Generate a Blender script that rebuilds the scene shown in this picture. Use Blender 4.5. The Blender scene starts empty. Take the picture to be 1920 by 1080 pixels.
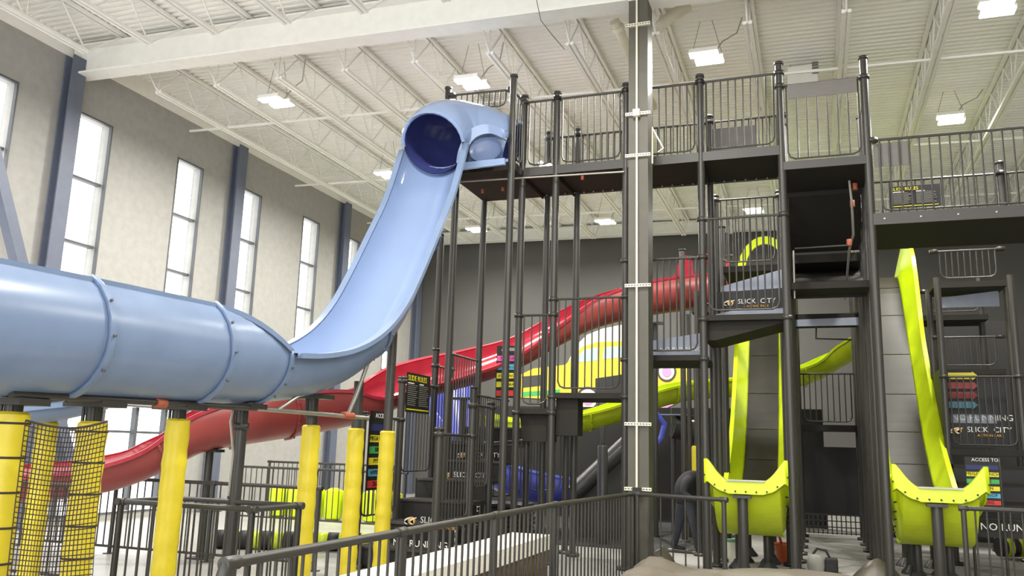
import bpy, bmesh, math, random
from mathutils import Vector, Matrix, Euler
random.seed(7)
S = bpy.context.scene
COL = S.collection
V = Vector

# ------------------------------------------------------------------ camera
FPX = 1575.0; PITCH = math.radians(10.755); ROLL = math.radians(1.62); YAW = math.radians(19.86); EYE = 1.65
_f = V((0, math.cos(PITCH), math.sin(PITCH))); _u = V((0, -math.sin(PITCH), math.cos(PITCH))); _r = V((1, 0, 0))
_r2 = _r*math.cos(ROLL) + _u*math.sin(ROLL); _u2 = -_r*math.sin(ROLL) + _u*math.cos(ROLL)
_R = Matrix.Rotation(YAW, 3, 'Z')
CF, CR, CU = _R @ _f, _R @ _r2, _R @ _u2
CP = V((0, 0, EYE))
cam = bpy.data.cameras.new('camera'); camo = bpy.data.objects.new('camera', cam); COL.objects.link(camo)
cam.sensor_width = 36; cam.lens = FPX/1920*36; cam.clip_end = 200; cam.clip_start = .05
camo.matrix_world = Matrix(((CR.x, CU.x, -CF.x, 0), (CR.y, CU.y, -CF.y, 0), (CR.z, CU.z, -CF.z, EYE), (0, 0, 0, 1)))
S.camera = camo

def ray(x, y): return CF + CR*((x-960)/FPX) - CU*((y-540)/FPX)
def at(x, y, X=None, Y=None, Z=None, d=None):
    """photo pixel -> world point on the plane X / Y / Z = const, or at forward distance d"""
    r = ray(x, y)
    if X is not None: t = X/r.x
    elif Y is not None: t = Y/r.y
    elif Z is not None: t = (Z-EYE)/r.z
    else: t = d
    return CP + r*t

# ------------------------------------------------------------------ world, exposure
S.view_settings.view_transform = 'Standard'; S.view_settings.look = 'None'
S.view_settings.gamma = 1; S.view_settings.use_curve_mapping = False
S.view_settings.exposure = 0.68
W = bpy.data.worlds.new('daylight'); S.world = W; W.use_nodes = True
bg = W.node_tree.nodes['Background']; bg.inputs[0].default_value = (1.0, 1.0, 1.0, 1); bg.inputs[1].default_value = 2.4
LAMP_POWER = 230

# ------------------------------------------------------------------ materials
def lin(c):
    c = c/255
    return c/12.92 if c <= .04045 else ((c+.055)/1.055)**2.4
ORD = ['first', 'second', 'third', 'fourth', 'fifth', 'sixth', 'seventh', 'eighth', 'ninth', 'tenth', 'eleventh', 'twelfth', 'thirteenth', 'fourteenth', 'fifteenth']
MATS = {}
def mat(name, rgb, rough=.5, metal=0, var=.06, scale=6, bump=0, coat=0, spec=.5, bscale=None):
    m = bpy.data.materials.new(name); m.use_nodes = True
    nt = m.node_tree; b = nt.nodes['Principled BSDF']
    col = [lin(c) for c in rgb]
    n = nt.nodes.new('ShaderNodeTexNoise'); n.inputs['Scale'].default_value = scale; n.inputs['Detail'].default_value = 4
    tc = nt.nodes.new('ShaderNodeTexCoord'); nt.links.new(tc.outputs['Object'], n.inputs['Vector'])
    r = nt.nodes.new('ShaderNodeValToRGB')
    r.color_ramp.elements[0].position = .3; r.color_ramp.elements[1].position = .7
    r.color_ramp.elements[0].color = [c*(1-var) for c in col]+[1]; r.color_ramp.elements[1].color = [min(1, c*(1+var)) for c in col]+[1]
    nt.links.new(n.outputs['Fac'], r.inputs['Fac']); nt.links.new(r.outputs['Color'], b.inputs['Base Color'])
    b.inputs['Roughness'].default_value = rough; b.inputs['Metallic'].default_value = metal
    b.inputs['Specular IOR Level'].default_value = spec
    if coat: b.inputs['Coat Weight'].default_value = coat; b.inputs['Coat Roughness'].default_value = .05
    if bump:
        bn = nt.nodes.new('ShaderNodeBump'); bn.inputs['Strength'].default_value = bump; bn.inputs['Distance'].default_value = .02
        n2 = nt.nodes.new('ShaderNodeTexNoise'); n2.inputs['Scale'].default_value = bscale or scale*3
        nt.links.new(tc.outputs['Object'], n2.inputs['Vector'])
        nt.links.new(n2.outputs['Fac'], bn.inputs['Height']); nt.links.new(bn.outputs['Normal'], b.inputs['Normal'])
    MATS[name] = m
    return m
def emit(name, rgb, strength):
    m = bpy.data.materials.new(name); m.use_nodes = True; nt = m.node_tree
    b = nt.nodes['Principled BSDF']; b.inputs['Base Color'].default_value = (1, 1, 1, 1)
    b.inputs['Emission Color'].default_value = [lin(c) for c in rgb]+[1]; b.inputs['Emission Strength'].default_value = strength
    MATS[name] = m; return m
def glassmat(name):
    m = bpy.data.materials.new(name); m.use_nodes = True; nt = m.node_tree; nt.nodes.clear()
    o = nt.nodes.new('ShaderNodeOutputMaterial'); t = nt.nodes.new('ShaderNodeBsdfTransparent'); g = nt.nodes.new('ShaderNodeBsdfGlossy')
    g.inputs['Roughness'].default_value = .05; t.inputs[0].default_value = (.93, .95, .95, 1)
    mx = nt.nodes.new('ShaderNodeMixShader'); mx.inputs[0].default_value = .06
    nt.links.new(t.outputs[0], mx.inputs[1]); nt.links.new(g.outputs[0], mx.inputs[2]); nt.links.new(mx.outputs[0], o.inputs[0])
    MATS[name] = m; return m

mat('wall_paint', (164, 163, 159), .85, bump=.05)
mat('white_paint', (242, 241, 235), .7, var=.03)
mat('deck_white', (248, 247, 241), .65, var=.03, scale=1.5)
mat('wall_dark', (88, 87, 84), .7, scale=.6)
mat('floor_concrete', (168, 166, 161), .35, scale=1.2, var=.08)
mat('wall_column', (98, 105, 122), .5)
mat('frame_grey', (86, 88, 92), .5)
mat('column_black', (84, 81, 72), .5, spec=.4)
mat('steel_black', (57, 55, 51), .38, spec=.5)
mat('deck_black', (46, 44, 40), .75, spec=.2)
mat('panel_black', (34, 33, 32), .6)
mat('board_dark', (66, 64, 62), .5)
mat('board_lilac', (150, 156, 172), .5)
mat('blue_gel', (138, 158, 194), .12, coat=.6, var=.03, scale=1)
mat('blue_out', (118, 136, 166), .3, var=.07, scale=2.5)
mat('blue_bowl', (96, 112, 146), .3)
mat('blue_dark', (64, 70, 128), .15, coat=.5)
mat('red_gel', (168, 46, 62), .15, coat=.6, var=.04)
mat('red_out', (148, 64, 62), .35, var=.08, scale=3)
mat('neon', (206, 226, 20), .3, var=.03)
mat('neon_dull', (186, 204, 24), .4, var=.06)
mat('slide_bed', (42, 38, 32), .45, spec=.35, metal=0, var=.16, scale=3)
mat('pad_yellow', (214, 194, 44), .4, bump=.25, bscale=9)
mat('pad_black', (52, 52, 52), .35, bump=.15, bscale=8)
mat('violet', (88, 96, 200), .3)
mat('tarp', (116, 108, 96), .6, var=.12, scale=2.2, bump=.5, bscale=4)
mat('tarp_under', (92, 86, 76), .4, var=.15, scale=5)
mat('white_foam', (238, 234, 220), .6)
mat('wood_brown', (110, 92, 70), .6, var=.15, scale=9)
mat('net_cord', (52, 44, 38), .8)
mat('galvanised', (170, 168, 158), .35, metal=.6)
mat('copper_red', (176, 92, 66), .5)
mat('print_white', (240, 240, 236), .6)
mat('print_gold', (226, 170, 60), .6)
mat('print_yellow', (232, 222, 40), .6)
mat('print_green', (70, 170, 90), .6)
mat('print_blue', (96, 176, 214), .6)
mat('print_red', (214, 62, 58), .6)
mat('print_pink', (226, 86, 168), .6)
mat('print_navy', (44, 50, 100), .6)
mat('arrow_red_shaded', (120, 40, 40), .6)  # arrow strip colours are darkened prints, the tower's shade put into them
mat('arrow_blue_shaded', (60, 100, 116), .6)
mat('arrow_yellow_shaded', (176, 168, 40), .6)
mat('print_black', (26, 26, 26), .6)
mat('print_grey', (150, 148, 140), .6)
mat('mural_yellow', (244, 208, 60), .7, var=.12, scale=1.5)
mat('mural_pink', (226, 150, 196), .7, var=.14, scale=1.5)
mat('mural_cream', (232, 226, 208), .7)
mat('mural_glass', (168, 190, 188), .7)
mat('cloth_black', (38, 38, 42), .8, bump=.3)
mat('cloth_jeans', (58, 60, 68), .85, bump=.3)
mat('skin', (190, 140, 115), .6)
mat('hair', (40, 32, 28), .7)
mat('shoe_white', (205, 205, 205), .6)
mat('bucket_orange', (214, 104, 58), .45)
mat('bucket_green', (96, 158, 116), .45)
mat('pvc_white', (225, 220, 200), .45)
mat('banner_grey', (112, 108, 104), .6)
emit('led', (255, 250, 232), 14)
glassmat('glass')

# ------------------------------------------------------------------ mesh builder
class MB:
    def __init__(s): s.v = []; s.f = []
    def add(s, vs, fs):
        o = len(s.v); s.v += [tuple(v) for v in vs]; s.f += [tuple(i+o for i in f) for f in fs]; return s
    def box(s, x0, x1, y0, y1, z0, z1):
        vs = [(x, y, z) for x in (x0, x1) for y in (y0, y1) for z in (z0, z1)]
        return s.add(vs, [(0, 1, 3, 2), (4, 6, 7, 5), (0, 4, 5, 1), (2, 3, 7, 6), (0, 2, 6, 4), (1, 5, 7, 3)])
    def obox(s, c, size, M):
        vs = [V(c)+M @ V((a*size[0]/2, b*size[1]/2, d*size[2]/2)) for a in (-1, 1) for b in (-1, 1) for d in (-1, 1)]
        return s.add(vs, [(0, 1, 3, 2), (4, 6, 7, 5), (0, 4, 5, 1), (2, 3, 7, 6), (0, 2, 6, 4), (1, 5, 7, 3)])
    def beam(s, p, q, w, h, up=V((0, 0, 1))):
        p, q = V(p), V(q); t = (q-p).normalized()
        if abs(t.dot(up)) > .98: up = V((0, 1, 0))
        a = t.cross(up).normalized(); b = a.cross(t)
        M = Matrix((a, t, b)).transposed()
        return s.obox((p+q)/2, (w, (q-p).length, h), M)
    def poly(s, pts, th):          # prism: polygon pts, thickness vector
        n = len(pts); th = V(th); a = [V(p) for p in pts]; b = [p+th for p in a]
        return s.add(a+b, [tuple(range(n))[::-1], tuple(range(n, 2*n))]+[(i, (i+1) % n, n+(i+1) % n, n+i) for i in range(n)])
    def tube(s, pts, r, n=8, closed=False):
        pts = [V(p) for p in pts]; rs = r if isinstance(r, (list, tuple)) else [r]*len(pts)
        rings = []; prev = None
        for i, p in enumerate(pts):
            if i == 0: t = pts[1]-p
            elif i == len(pts)-1: t = p-pts[i-1]
            else: t = (pts[i+1]-p).normalized()+(p-pts[i-1]).normalized()
            t.normalize()
            if prev is None:
                a = t.cross(V((0, 0, 1)))
                if a.length < .05: a = t.cross(V((0, 1, 0)))
            else: a = prev-t*prev.dot(t)
            a.normalize(); prev = a; b = t.cross(a)
            rings.append([p+(a*math.cos(2*math.pi*k/n)+b*math.sin(2*math.pi*k/n))*rs[i] for k in range(n)])
        o = len(s.v)
        for g in rings: s.v += [tuple(x) for x in g]
        for i in range(len(rings)-1):
            for k in range(n):
                s.f.append((o+i*n+k, o+i*n+(k+1) % n, o+(i+1)*n+(k+1) % n, o+(i+1)*n+k))
        s.f.append(tuple(o+k for k in range(n))[::-1]); s.f.append(tuple(o+(len(rings)-1)*n+k for k in range(n)))
        return s
    def strip(s, sections):       # open loft
        n = len(sections[0]); o = len(s.v)
        for g in sections: s.v += [tuple(x) for x in g]
        for i in range(len(sections)-1):
            for k in range(n-1):
                s.f.append((o+i*n+k, o+i*n+k+1, o+(i+1)*n+k+1, o+(i+1)*n+k))
        return s
    def lathe(s, c, prof, n=16):  # prof [(r, z)]
        o = len(s.v); c = V(c)
        for r, z in prof:
            for k in range(n): s.v.append(tuple(c+V((r*math.cos(2*math.pi*k/n), r*math.sin(2*math.pi*k/n), z))))
        for i in range(len(prof)-1):
            for k in range(n): s.f.append((o+i*n+k, o+i*n+(k+1) % n, o+(i+1)*n+(k+1) % n, o+(i+1)*n+k))
        s.f.append(tuple(o+k for k in range(n))[::-1]); s.f.append(tuple(o+(len(prof)-1)*n+k for k in range(n)))
        return s

ORG = {}
def props(o, label=None, cat=None, group=None, kind=None):
    if label: o['label'] = label
    if cat: o['category'] = cat
    if group: o['group'] = group
    if kind: o['kind'] = kind
    return o
def thing(name, label, cat, loc=(0, 0, 0), group=None):
    o = bpy.data.objects.new(name, None); o.empty_display_size = .2; COL.objects.link(o)
    o.location = loc; ORG[o.name] = V(loc)
    return props(o, label, cat, group)
def build(mb, name, m, parent=None, smooth=False, solid=0, origin=None, label=None, cat=None, group=None, kind=None, offset=0, bevel=0):
    if parent is not None: org = ORG[parent.name]
    elif origin is not None: org = V(origin)
    else:
        xs = [v[0] for v in mb.v]; ys = [v[1] for v in mb.v]; zs = [v[2] for v in mb.v]
        org = V(((min(xs)+max(xs))/2, (min(ys)+max(ys))/2, min(zs)))
    me = bpy.data.meshes.new(name)
    me.from_pydata([tuple(V(v)-org) for v in mb.v], [], mb.f)
    me.materials.append(MATS[m])
    if smooth:
        me.polygons.foreach_set('use_smooth', [True]*len(me.polygons))
        try: me.set_sharp_from_angle(angle=math.radians(40))
        except Exception: pass
    me.update()
    o = bpy.data.objects.new(name, me); COL.objects.link(o)
    if parent is not None: o.parent = parent; ORG[o.name] = org
    else: o.location = org; ORG[o.name] = org
    if solid:
        md = o.modifiers.new('shell', 'SOLIDIFY'); md.thickness = solid; md.offset = offset
    if bevel:
        md = o.modifiers.new('soft', 'BEVEL'); md.width = bevel; md.segments = 2; md.limit_method = 'ANGLE'
    return props(o, label, cat, group, kind)
_UC = {}
def rod(name, p, q, r, m, parent, n=8):
    """a round bar from p to q; alike bars share one mesh"""
    key = (m, n)
    if key not in _UC:
        mb = MB(); mb.tube([(0, 0, 0), (0, 0, 1)], 1, n)
        me = bpy.data.meshes.new('round_bar'); me.from_pydata(mb.v, [], mb.f); me.materials.append(MATS[m])
        me.polygons.foreach_set('use_smooth', [len(p_.vertices) == 4 for p_ in me.polygons])
        _UC[key] = me
    p, q = V(p), V(q); o = bpy.data.objects.new(name, _UC[key]); COL.objects.link(o)
    org = ORG[parent.name]; o.parent = parent; ORG[o.name] = org
    d = q-p
    o.rotation_mode = 'QUATERNION'; o.rotation_quaternion = d.to_track_quat('Z', 'Y')
    o.location = p-org; o.scale = (r, r, d.length)
    return o
_UB = {}
def slab(name, x0, x1, y0, y1, z0, z1, m, parent):
    """an axis-aligned board; alike boards share one unit mesh"""
    if m not in _UB:
        mb = MB(); mb.box(-.5, .5, -.5, .5, -.5, .5)
        me = bpy.data.meshes.new('board'); me.from_pydata(mb.v, [], mb.f); me.materials.append(MATS[m]); _UB[m] = me
    o = bpy.data.objects.new(name, _UB[m]); COL.objects.link(o); org = ORG[parent.name]
    o.parent = parent; ORG[o.name] = org
    o.location = V(((x0+x1)/2, (y0+y1)/2, (z0+z1)/2))-org; o.scale = (abs(x1-x0), abs(y1-y0), abs(z1-z0))
    return o
def text(s, size, loc, face, m, parent, name='lettering', align='LEFT', sx=1.0):
    """flat printed lettering; face '-Y' or '+X'"""
    cu = bpy.data.curves.new('lettering', 'FONT'); cu.body = s; cu.size = size; cu.align_x = align; cu.extrude = .002; cu.resolution_u = 2
    t = bpy.data.objects.new('tmp', cu); COL.objects.link(t)
    bpy.context.view_layer.update()
    me = bpy.data.meshes.new_from_object(t.evaluated_get(bpy.context.evaluated_depsgraph_get()))
    bpy.data.objects.remove(t); bpy.data.curves.remove(cu)
    me.materials.clear(); me.materials.append(MATS[m])
    o = bpy.data.objects.new(name, me); COL.objects.link(o); org = ORG[parent.name]
    o.parent = parent; ORG[o.name] = org; o.location = V(loc)-org
    o.rotation_euler = (math.pi/2, 0, 0) if face == '-Y' else (math.pi/2, 0, math.pi/2)
    o.scale = (sx, 1, 1)
    return o
def structure(mb, name, m, **k): return build(mb, name, m, kind='structure', **k)

# ================================================================== SETTING
XL, XR, YF, YB = -13.4, 9.0, -6.0, 27.0
def zdeck(x): return 9.22-.022*(x+13)
floor = structure(MB().box(XL-.3, XR, YF, YB+.3, -.2, 0), 'floor', 'floor_concrete', origin=(0, 0, 0))

# left wall with its window openings
WIN = [(3.85, 4.72), (6.65, 7.52), (9.55, 10.42), (11.76, 12.63), (14.53, 15.4), (16.8, 17.66), (19.57, 20.43), (21.9, 22.75), (24.6, 25.45), (-1.0, -.13), (1.7, 2.57)]
WIN.sort(); WZ0, WZ1 = 4.05, 7.92
LOW = [(12.0, 15.7, .12, 2.3)]
wall = MB(); ZT = 8.88
def wbox(y0, y1, z0, z1): wall.box(XL-.3, XL, y0, y1, z0, z1)
prev = YF
for a, b in WIN:
    wbox(prev, a, 2.6, ZT); wbox(a, b, WZ1, ZT); wbox(a, b, 2.6, WZ0); prev = b
wbox(prev, YB, 2.6, ZT)
prev = YF
for a, b, z0, z1 in LOW:
    wbox(prev, a, 0, 2.6); wbox(a, b, z1, 2.6); wbox(a, b, 0, z0); prev = b
wbox(prev, YB, 0, 2.6)
wl = structure(wall, 'wall_left', 'wall_paint', origin=(XL, 10, 0))
structure(MB().box(XL-.3, XL+.02, YF, YB, ZT, 9.3), 'trim_1', 'white_paint')
structure(MB().box(XL-.3, XR, YB, YB+.3, 0, 9.3), 'wall_back', 'wall_dark')
structure(MB().box(XR, XR+.3, YF, YB+.3, 0, 9.3), 'wall_right', 'wall_paint')

def window(i, y0, y1, z0, z1, zs, ys=()):
    w = thing('window_%d' % i, None, None, (XL-.1, (y0+y1)/2, z0)); w['kind'] = 'structure'
    fr = MB(); t = .035
    x0, x1 = XL-.06, XL+.012
    for (a, b, c, d) in ((y0, y0+t, z0, z1), (y1-t, y1, z0, z1), (y0+t, y1-t, z0, z0+t), (y0+t, y1-t, z1-t, z1)): fr.box(x0, x1, a, b, c, d)
    build(fr, 'window_frame', 'frame_grey', w)
    for z in zs: slab('mullion', XL-.2, XL-.08, y0+t, y1-t, z-.025, z+.025, 'frame_grey', w)
    for y in ys: slab('mullion', XL-.2, XL-.08, y-.04, y+.04, z0+t, z1-t, 'frame_grey', w)
    yy = [y0+t]+[y for y in ys]+[y1-t]; zz = [z0+t]+sorted(zs)+[z1-t]
    for j in range(len(yy)-1):
        for k in range(len(zz)-1):
            slab('pane', XL-.21, XL-.2, yy[j]+.02, yy[j+1]-.02, zz[k]+.02, zz[k+1]-.02, 'glass', w)
n = 0
for a, b in WIN:
    n += 1; window(n, a, b, WZ0, WZ1, [5.35, 6.64])
for a, b, z0, z1 in LOW:
    n += 1; window(n, a, b, z0, z1, [1.2, 1.75], [a+.45, a+1.35, a+2.25, a+3.1])
# steel columns standing against the left wall
def ibeam(mb, p, q, w, h, t=.03, up=V((0, 0, 1))):
    p, q = V(p), V(q); ax = (q-p).normalized()
    if abs(ax.dot(up)) > .98: up = V((1, 0, 0))
    a = ax.cross(up).normalized(); b = a.cross(ax)
    mb.beam(p+b*(h/2-t/2), q+b*(h/2-t/2), w, t, up); mb.beam(p-b*(h/2-t/2), q-b*(h/2-t/2), w, t, up); mb.beam(p, q, t, h-2*t, up)
    return mb
for k_, y in enumerate((26.75, 21.6, 16.5, 11.45, 6.4, 1.35)):
    c = thing('wall_column', 'slate grey steel column on the windowed wall, '+ORD[k_]+' from the dark back wall', 'column', (XL+.13, y, 0), 'steel columns along the windowed wall')
    build(ibeam(MB(), (XL+.13, y, 0), (XL+.13, y, 8.86), .32, .22), 'shaft', 'wall_column', c)
    slab('base_plate', XL+.01, XL+.34, y-.24, y+.24, .0, .03, 'wall_column', c)
br = at(6, 372, X=-12.85); br2 = at(32, 478, X=-12.85); dv = (br2-br).normalized()
bt = thing('diagonal_brace', 'slate grey diagonal steel brace in front of the windowed wall', 'brace', br2)
e0 = br-dv*((br.z-8.3)/dv.z if False else 1.0); e1 = br2+dv*((0.05-br2.z)/dv.z)
build(MB().beam(br-dv*2.6, e1, .2, .2), 'strut', 'wall_column', bt)
build(MB().obox(e1, (.3, .3, .06), Matrix.Identity(3)), 'base_plate', 'wall_column', bt)

# ceiling: ribbed steel deck
cd = MB(); per = .15; y = YF; rows = []
while y < YB:
    for dy, dz in ((0, 0), (.05, 0), (.065, .045), (.135, .045)): rows.append((y+dy, dz))
    y += per
cd.strip([[(XL-.2, yy, zdeck(XL)+dz+.02), (XR+.2, yy, zdeck(XR)+dz+.02)] for yy, dz in rows])
structure(cd, 'ceiling', 'deck_white', solid=.01, origin=(0, 10, 9.3))

# main roof beams
def roof_beam(y, x0, x1, zb0, zb1, h, w, label):
    b = thing('roof_beam', label, 'beam', ((x0+x1)/2, y, (zb0+zb1)/2))
    build(ibeam(MB(), (x0, y, zb0+h/2), (x1, y, zb1+h/2), w, h, .035), 'girder', 'white_paint', b)
    for k in range(9):
        xx = x0+(x1-x0)*(k+.5)/9; zz = zb0+(zb1-zb0)*(k+.5)/9
        slab('stiffener', xx-.012, xx+.012, y-.02, y+.1, zz+.04, zz+h-.04, 'white_paint', b)
    slab('end_plate', x0-.02, x0, y-w/2, y+w/2, zb0, zb0+h, 'white_paint', b)
    return b
def zb(x): return 8.53-.022*(x+13.4)
roof_beam(11.6, -13.3, XR, zb(-13.3), zb(XR), .6, .36, 'deep white roof girder resting on the black building column')
roof_beam(26.55, -13.3, XR, 8.72, 8.4, .38, .3, 'shallow white roof girder along the dark back wall')
# open-web joists
JX = [-12.2+1.43*k for k in range(15)]
def joist(x, ya, yb, zone, k_):
    zt = zdeck(x)-.0; zbm = 8.48-.022*(x+12.2)
    j = thing('roof_joist', 'white open-web roof joist '+zone+', '+ORD[k_]+' from the windowed wall', 'joist', (x, (ya+yb)/2, zbm), 'roof joists '+zone)
    for nm, za, y0, y1 in (('top_chord', zt-.03, ya, yb), ('bottom_chord', zbm, ya+.9, yb-.9)):
        m = MB(); m.box(x-.07, x-.015, y0, y1, za-.028, za+.028); m.box(x+.015, x+.07, y0, y1, za-.028, za+.028)
        build(m, nm, 'white_paint', j)
    L = yb-ya-1.8; npn = int(round(L/1.2)); st = L/npn; y = ya+.9
    rod('web_rod', (x, ya+.15, zt-.05), (x, y, zbm), .016, 'white_paint', j, 6)
    for k in range(npn):
        ym = y+st/2
        rod('web_rod', (x, y, zbm), (x, ym, zt-.05), .016, 'white_paint', j, 6)
        rod('web_rod', (x, ym, zt-.05), (x, y+st, zbm), .016, 'white_paint', j, 6)
        rod('web_rod', (x, y, zbm), (x, y, zt-.05), .011, 'white_paint', j, 6)
        y += st
    rod('web_rod', (x, y, zbm), (x, yb-.15, zt-.05), .016, 'white_paint', j, 6)
for k_, x in enumerate(JX):
    joist(x, 11.6, 26.5, 'beyond the deep girder', k_)
    joist(x, -1.5, 11.6, 'before the deep girder', k_)
for y, lab in ((8.4, 'before the deep girder'), (14.6, 'just beyond the deep girder'), (18.8, 'midway between the two girders'), (22.8, 'near the dark back wall')):
    b = thing('joist_bridging', 'thin white bridging angle across the joists '+lab, 'bridging', (-3, y, 8.4))
    build(MB().beam((-13.2, y, 8.48-.022*(-1)+.04), (8, y, 8.48-.022*20.2+.04), .04, .04), 'angle_bar', 'white_paint', b)

# ceiling lights
LP = [(518, 193), (885, 158), (1325, 110), (1870, 17), (1783, 225), (727, 329), (893, 432), (1135, 417), (1413, 396)]
def lamp(p, where):
    l = thing('ceiling_light', 'lit twin-bar LED light '+where, 'light', p, 'lit high-bay lights under the roof')
    x, y, z = p
    for s in (-1, 1):
        slab('housing', x+s*.03-.24, x+s*.03+.24, y+s*.15-.1, y+s*.15+.1, z+.02, z+.09, 'white_paint', l)
        slab('diffuser', x+s*.03-.23, x+s*.03+.23, y+s*.15-.09, y+s*.15+.09, z, z+.02, 'led', l)
    for s in (-1, 1):
        rod('hanger', (x+s*.25, y, z+.09), (x+s*.1, y, zdeck(x)-.02), .006, 'galvanised', l, 5)
    k = MB().tube([(x+.1, y+.1, z+.1), (x+.25, y+.15, z+.35), (x+.5, y+.1, z+.45), (x+.6, y, zdeck(x)-.05)], .012, 6)
    build(k, 'power_cord', 'galvanised', l, smooth=True)
    ld = bpy.data.lights.new('lamp_light', 'AREA'); ld.shape = 'RECTANGLE'; ld.size = .6; ld.size_y = .6; ld.energy = LAMP_POWER; ld.color = (1, .97, .9)
    ld.spread = math.radians(170)
    lo = bpy.data.objects.new('lamp_light', ld); COL.objects.link(lo); lo.parent = l; lo.location = (0, 0, -.02)
LW = ['under the joists between the windowed wall and the blue slide', 'just above the blue slide hood', 'beyond the girder, right beside the building column', 'before the bridge, high over the tarpaulin', 'over the bridge railing',
      'behind the steep blue drop', 'near the back girder, behind the blue slide top', 'near the back girder, behind the main tower platform', 'near the back girder, above the arched launch slide']
for (px, py), w_ in zip(LP, LW): lamp(at(px, py, Z=8.25), w_)
for p, w_ in (((-6, 4, 8.25), 'added out of view above the blue tube end'), ((2, 4, 8.1), 'added out of view before the girder, above the near tarpaulin edge'), ((-10.5, 7.5, 8.25), 'added out of view before the girder, close to the windowed wall'), ((-2, 8, 8.15), 'added out of view before the girder, above the near railing')): lamp(V(p), w_)  # extra lamps added out of view, guessed to help light the hall

# the black building column in front of the tower
cx0 = at(1178, 500, Y=11.42).x; cx1 = at(1215.5, 500, Y=11.42).x; cw = cx1-cx0; cxm = (cx0+cx1)/2
c = thing('building_column', 'tall black building column with a white conduit running up its face', 'column', (cxm, 11.6, 0))
m = MB(); m.box(cx0, cx1, 11.42, 11.46, 0, zb(cxm)-.02); m.box(cx0, cx1, 11.74, 11.78, 0, zb(cxm)-.02); m.box(cxm-.02, cxm+.02, 11.46, 11.74, 0, zb(cxm)-.02)
m.box(cx1-.012, cx1, 11.46, 11.74, 0, zb(cxm)-.02); m.box(cx0, cx0+.012, 11.46, 11.74, 0, zb(cxm)-.02)
build(m, 'shaft', 'column_black', c)
slab('base_plate', cx0-.06, cx1+.06, 11.36, 11.84, 0, .04, 'column_black', c)
slab('painted_top', cx0-.01, cx1+.01, 11.40, 11.8, zb(cxm)-.02, zb(cxm)+.56, 'white_paint', c)
xc = at(1194, 500, Y=11.39).x
rod('conduit', (xc, 11.385, 1.15), (xc, 11.385, 8.3), .016, 'pvc_white', c)
for py in (46, 213, 291, 535, 795, 917):
    z = at(1195, py, Y=11.39).z
    sp = slab('strut_clip', cx0-.04, cx1+.04, 11.375, 11.42, z-.022, z+.022, 'pvc_white', c)
    for k in range(9):
        xx = cx0-.02+(cw+.04)*k/8
        slab('slot', xx-.012, xx+.012, 11.372, 11.38, z-.007, z+.007, 'board_dark', c)
z = at(1195, 213, Y=11.39).z; slab('junction_box', xc-.05, xc+.05, 11.33, 11.4, z-.05, z+.05, 'pvc_white', c)
z = at(1195, 921, Y=11.39).z; slab('socket_box', xc-.05, xc+.07, 11.33, 11.4, z-.05, z+.05, 'panel_black', c)
build(MB().tube([(cx1+.03, 11.6, 5.75), (cx1+.03, 11.6, 6.3), (cx1+.1, 11.55, 6.15), (cx1+.2, 11.55, 5.95), (cx1+.12, 11.55, 5.9)], .012, 6), 'hanging_hook', 'pvc_white', c, smooth=True)

# white drain pipes beside the column top
d = thing('drain_pipe', 'white roof drain pipe bending behind the black column top', 'pipe', at(1215, 75, Y=12.6))
build(MB().tube([at(1290, 12, Y=12.9), at(1262, 28, Y=12.8), at(1215, 68, Y=12.7), at(1200, 100, Y=12.6)], .1, 12), 'pipe', 'pvc_white', d, smooth=True)
d = thing('drain_pipe', 'white roof drain pipe with a coupling left of the black column', 'pipe', at(1160, 50, Y=13.4))
build(MB().tube([at(1152, 40, Y=12.5), at(1163, 62, Y=12.7), at(1190, 130, Y=14.2), at(1225, 200, Y=16.4)], .085, 12), 'pipe', 'pvc_white', d, smooth=True)
build(MB().tube([at(1157, 49, Y=12.58), at(1160, 56, Y=12.64)], .11, 12), 'coupling', 'pvc_white', d, smooth=True)

# roof unit, cable and emergency light
p = at(1477, 165, Y=15.4); q = at(1533, 118, Y=15.4)
hv_ = thing('roof_unit', 'white box heater unit hung from the roof behind the right tower bay', 'heater', (p.x, 15.4, p.z))
build(MB().box(p.x, q.x, 15.4, 16.1, p.z, q.z), 'casing', 'white_paint', hv_, bevel=.02)
for k in range(5): slab('louvre', q.x-.1, q.x+.01, 15.38, 15.4, p.z+.22+.05*k, p.z+.25+.05*k, 'banner_grey', hv_)
for xx in (p.x+.06, q.x-.06): rod('hanger', (xx, 15.75, q.z), (xx, 15.75, zdeck(xx)), .01, 'galvanised', hv_, 6)
cb_ = thing('hanging_cable', 'thin dark cable drooping across the deep white girder', 'cable', at(1055, 92, Y=12.6))
build(MB().tube([at(1004, -20, Y=11.38), at(1007, 5, Y=11.38), at(1014, 38, Y=11.38), at(1035, 65, Y=12.0), at(1058, 92, Y=12.7)], .006, 6), 'cable', 'frame_grey', cb_, smooth=True)
p = at(1022, 309, Y=13.22); el = thing('emergency_light', 'small twin-head emergency lamp glowing behind the tower railing', 'light', p)
slab('battery_case', p.x-.1, p.x+.1, 13.22, 13.28, p.z-.06, p.z+.02, 'white_foam', el)
for px_, py_ in ((1014, 306), (1031, 311)):
    h_ = at(px_, py_, Y=13.2); build(MB().lathe((h_.x, 13.2, h_.z-.035), [(.015, 0), (.035, .015), (.04, .035), (.035, .055), (.015, .07)], 12), 'lamp_head', 'led', el, smooth=True)

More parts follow.
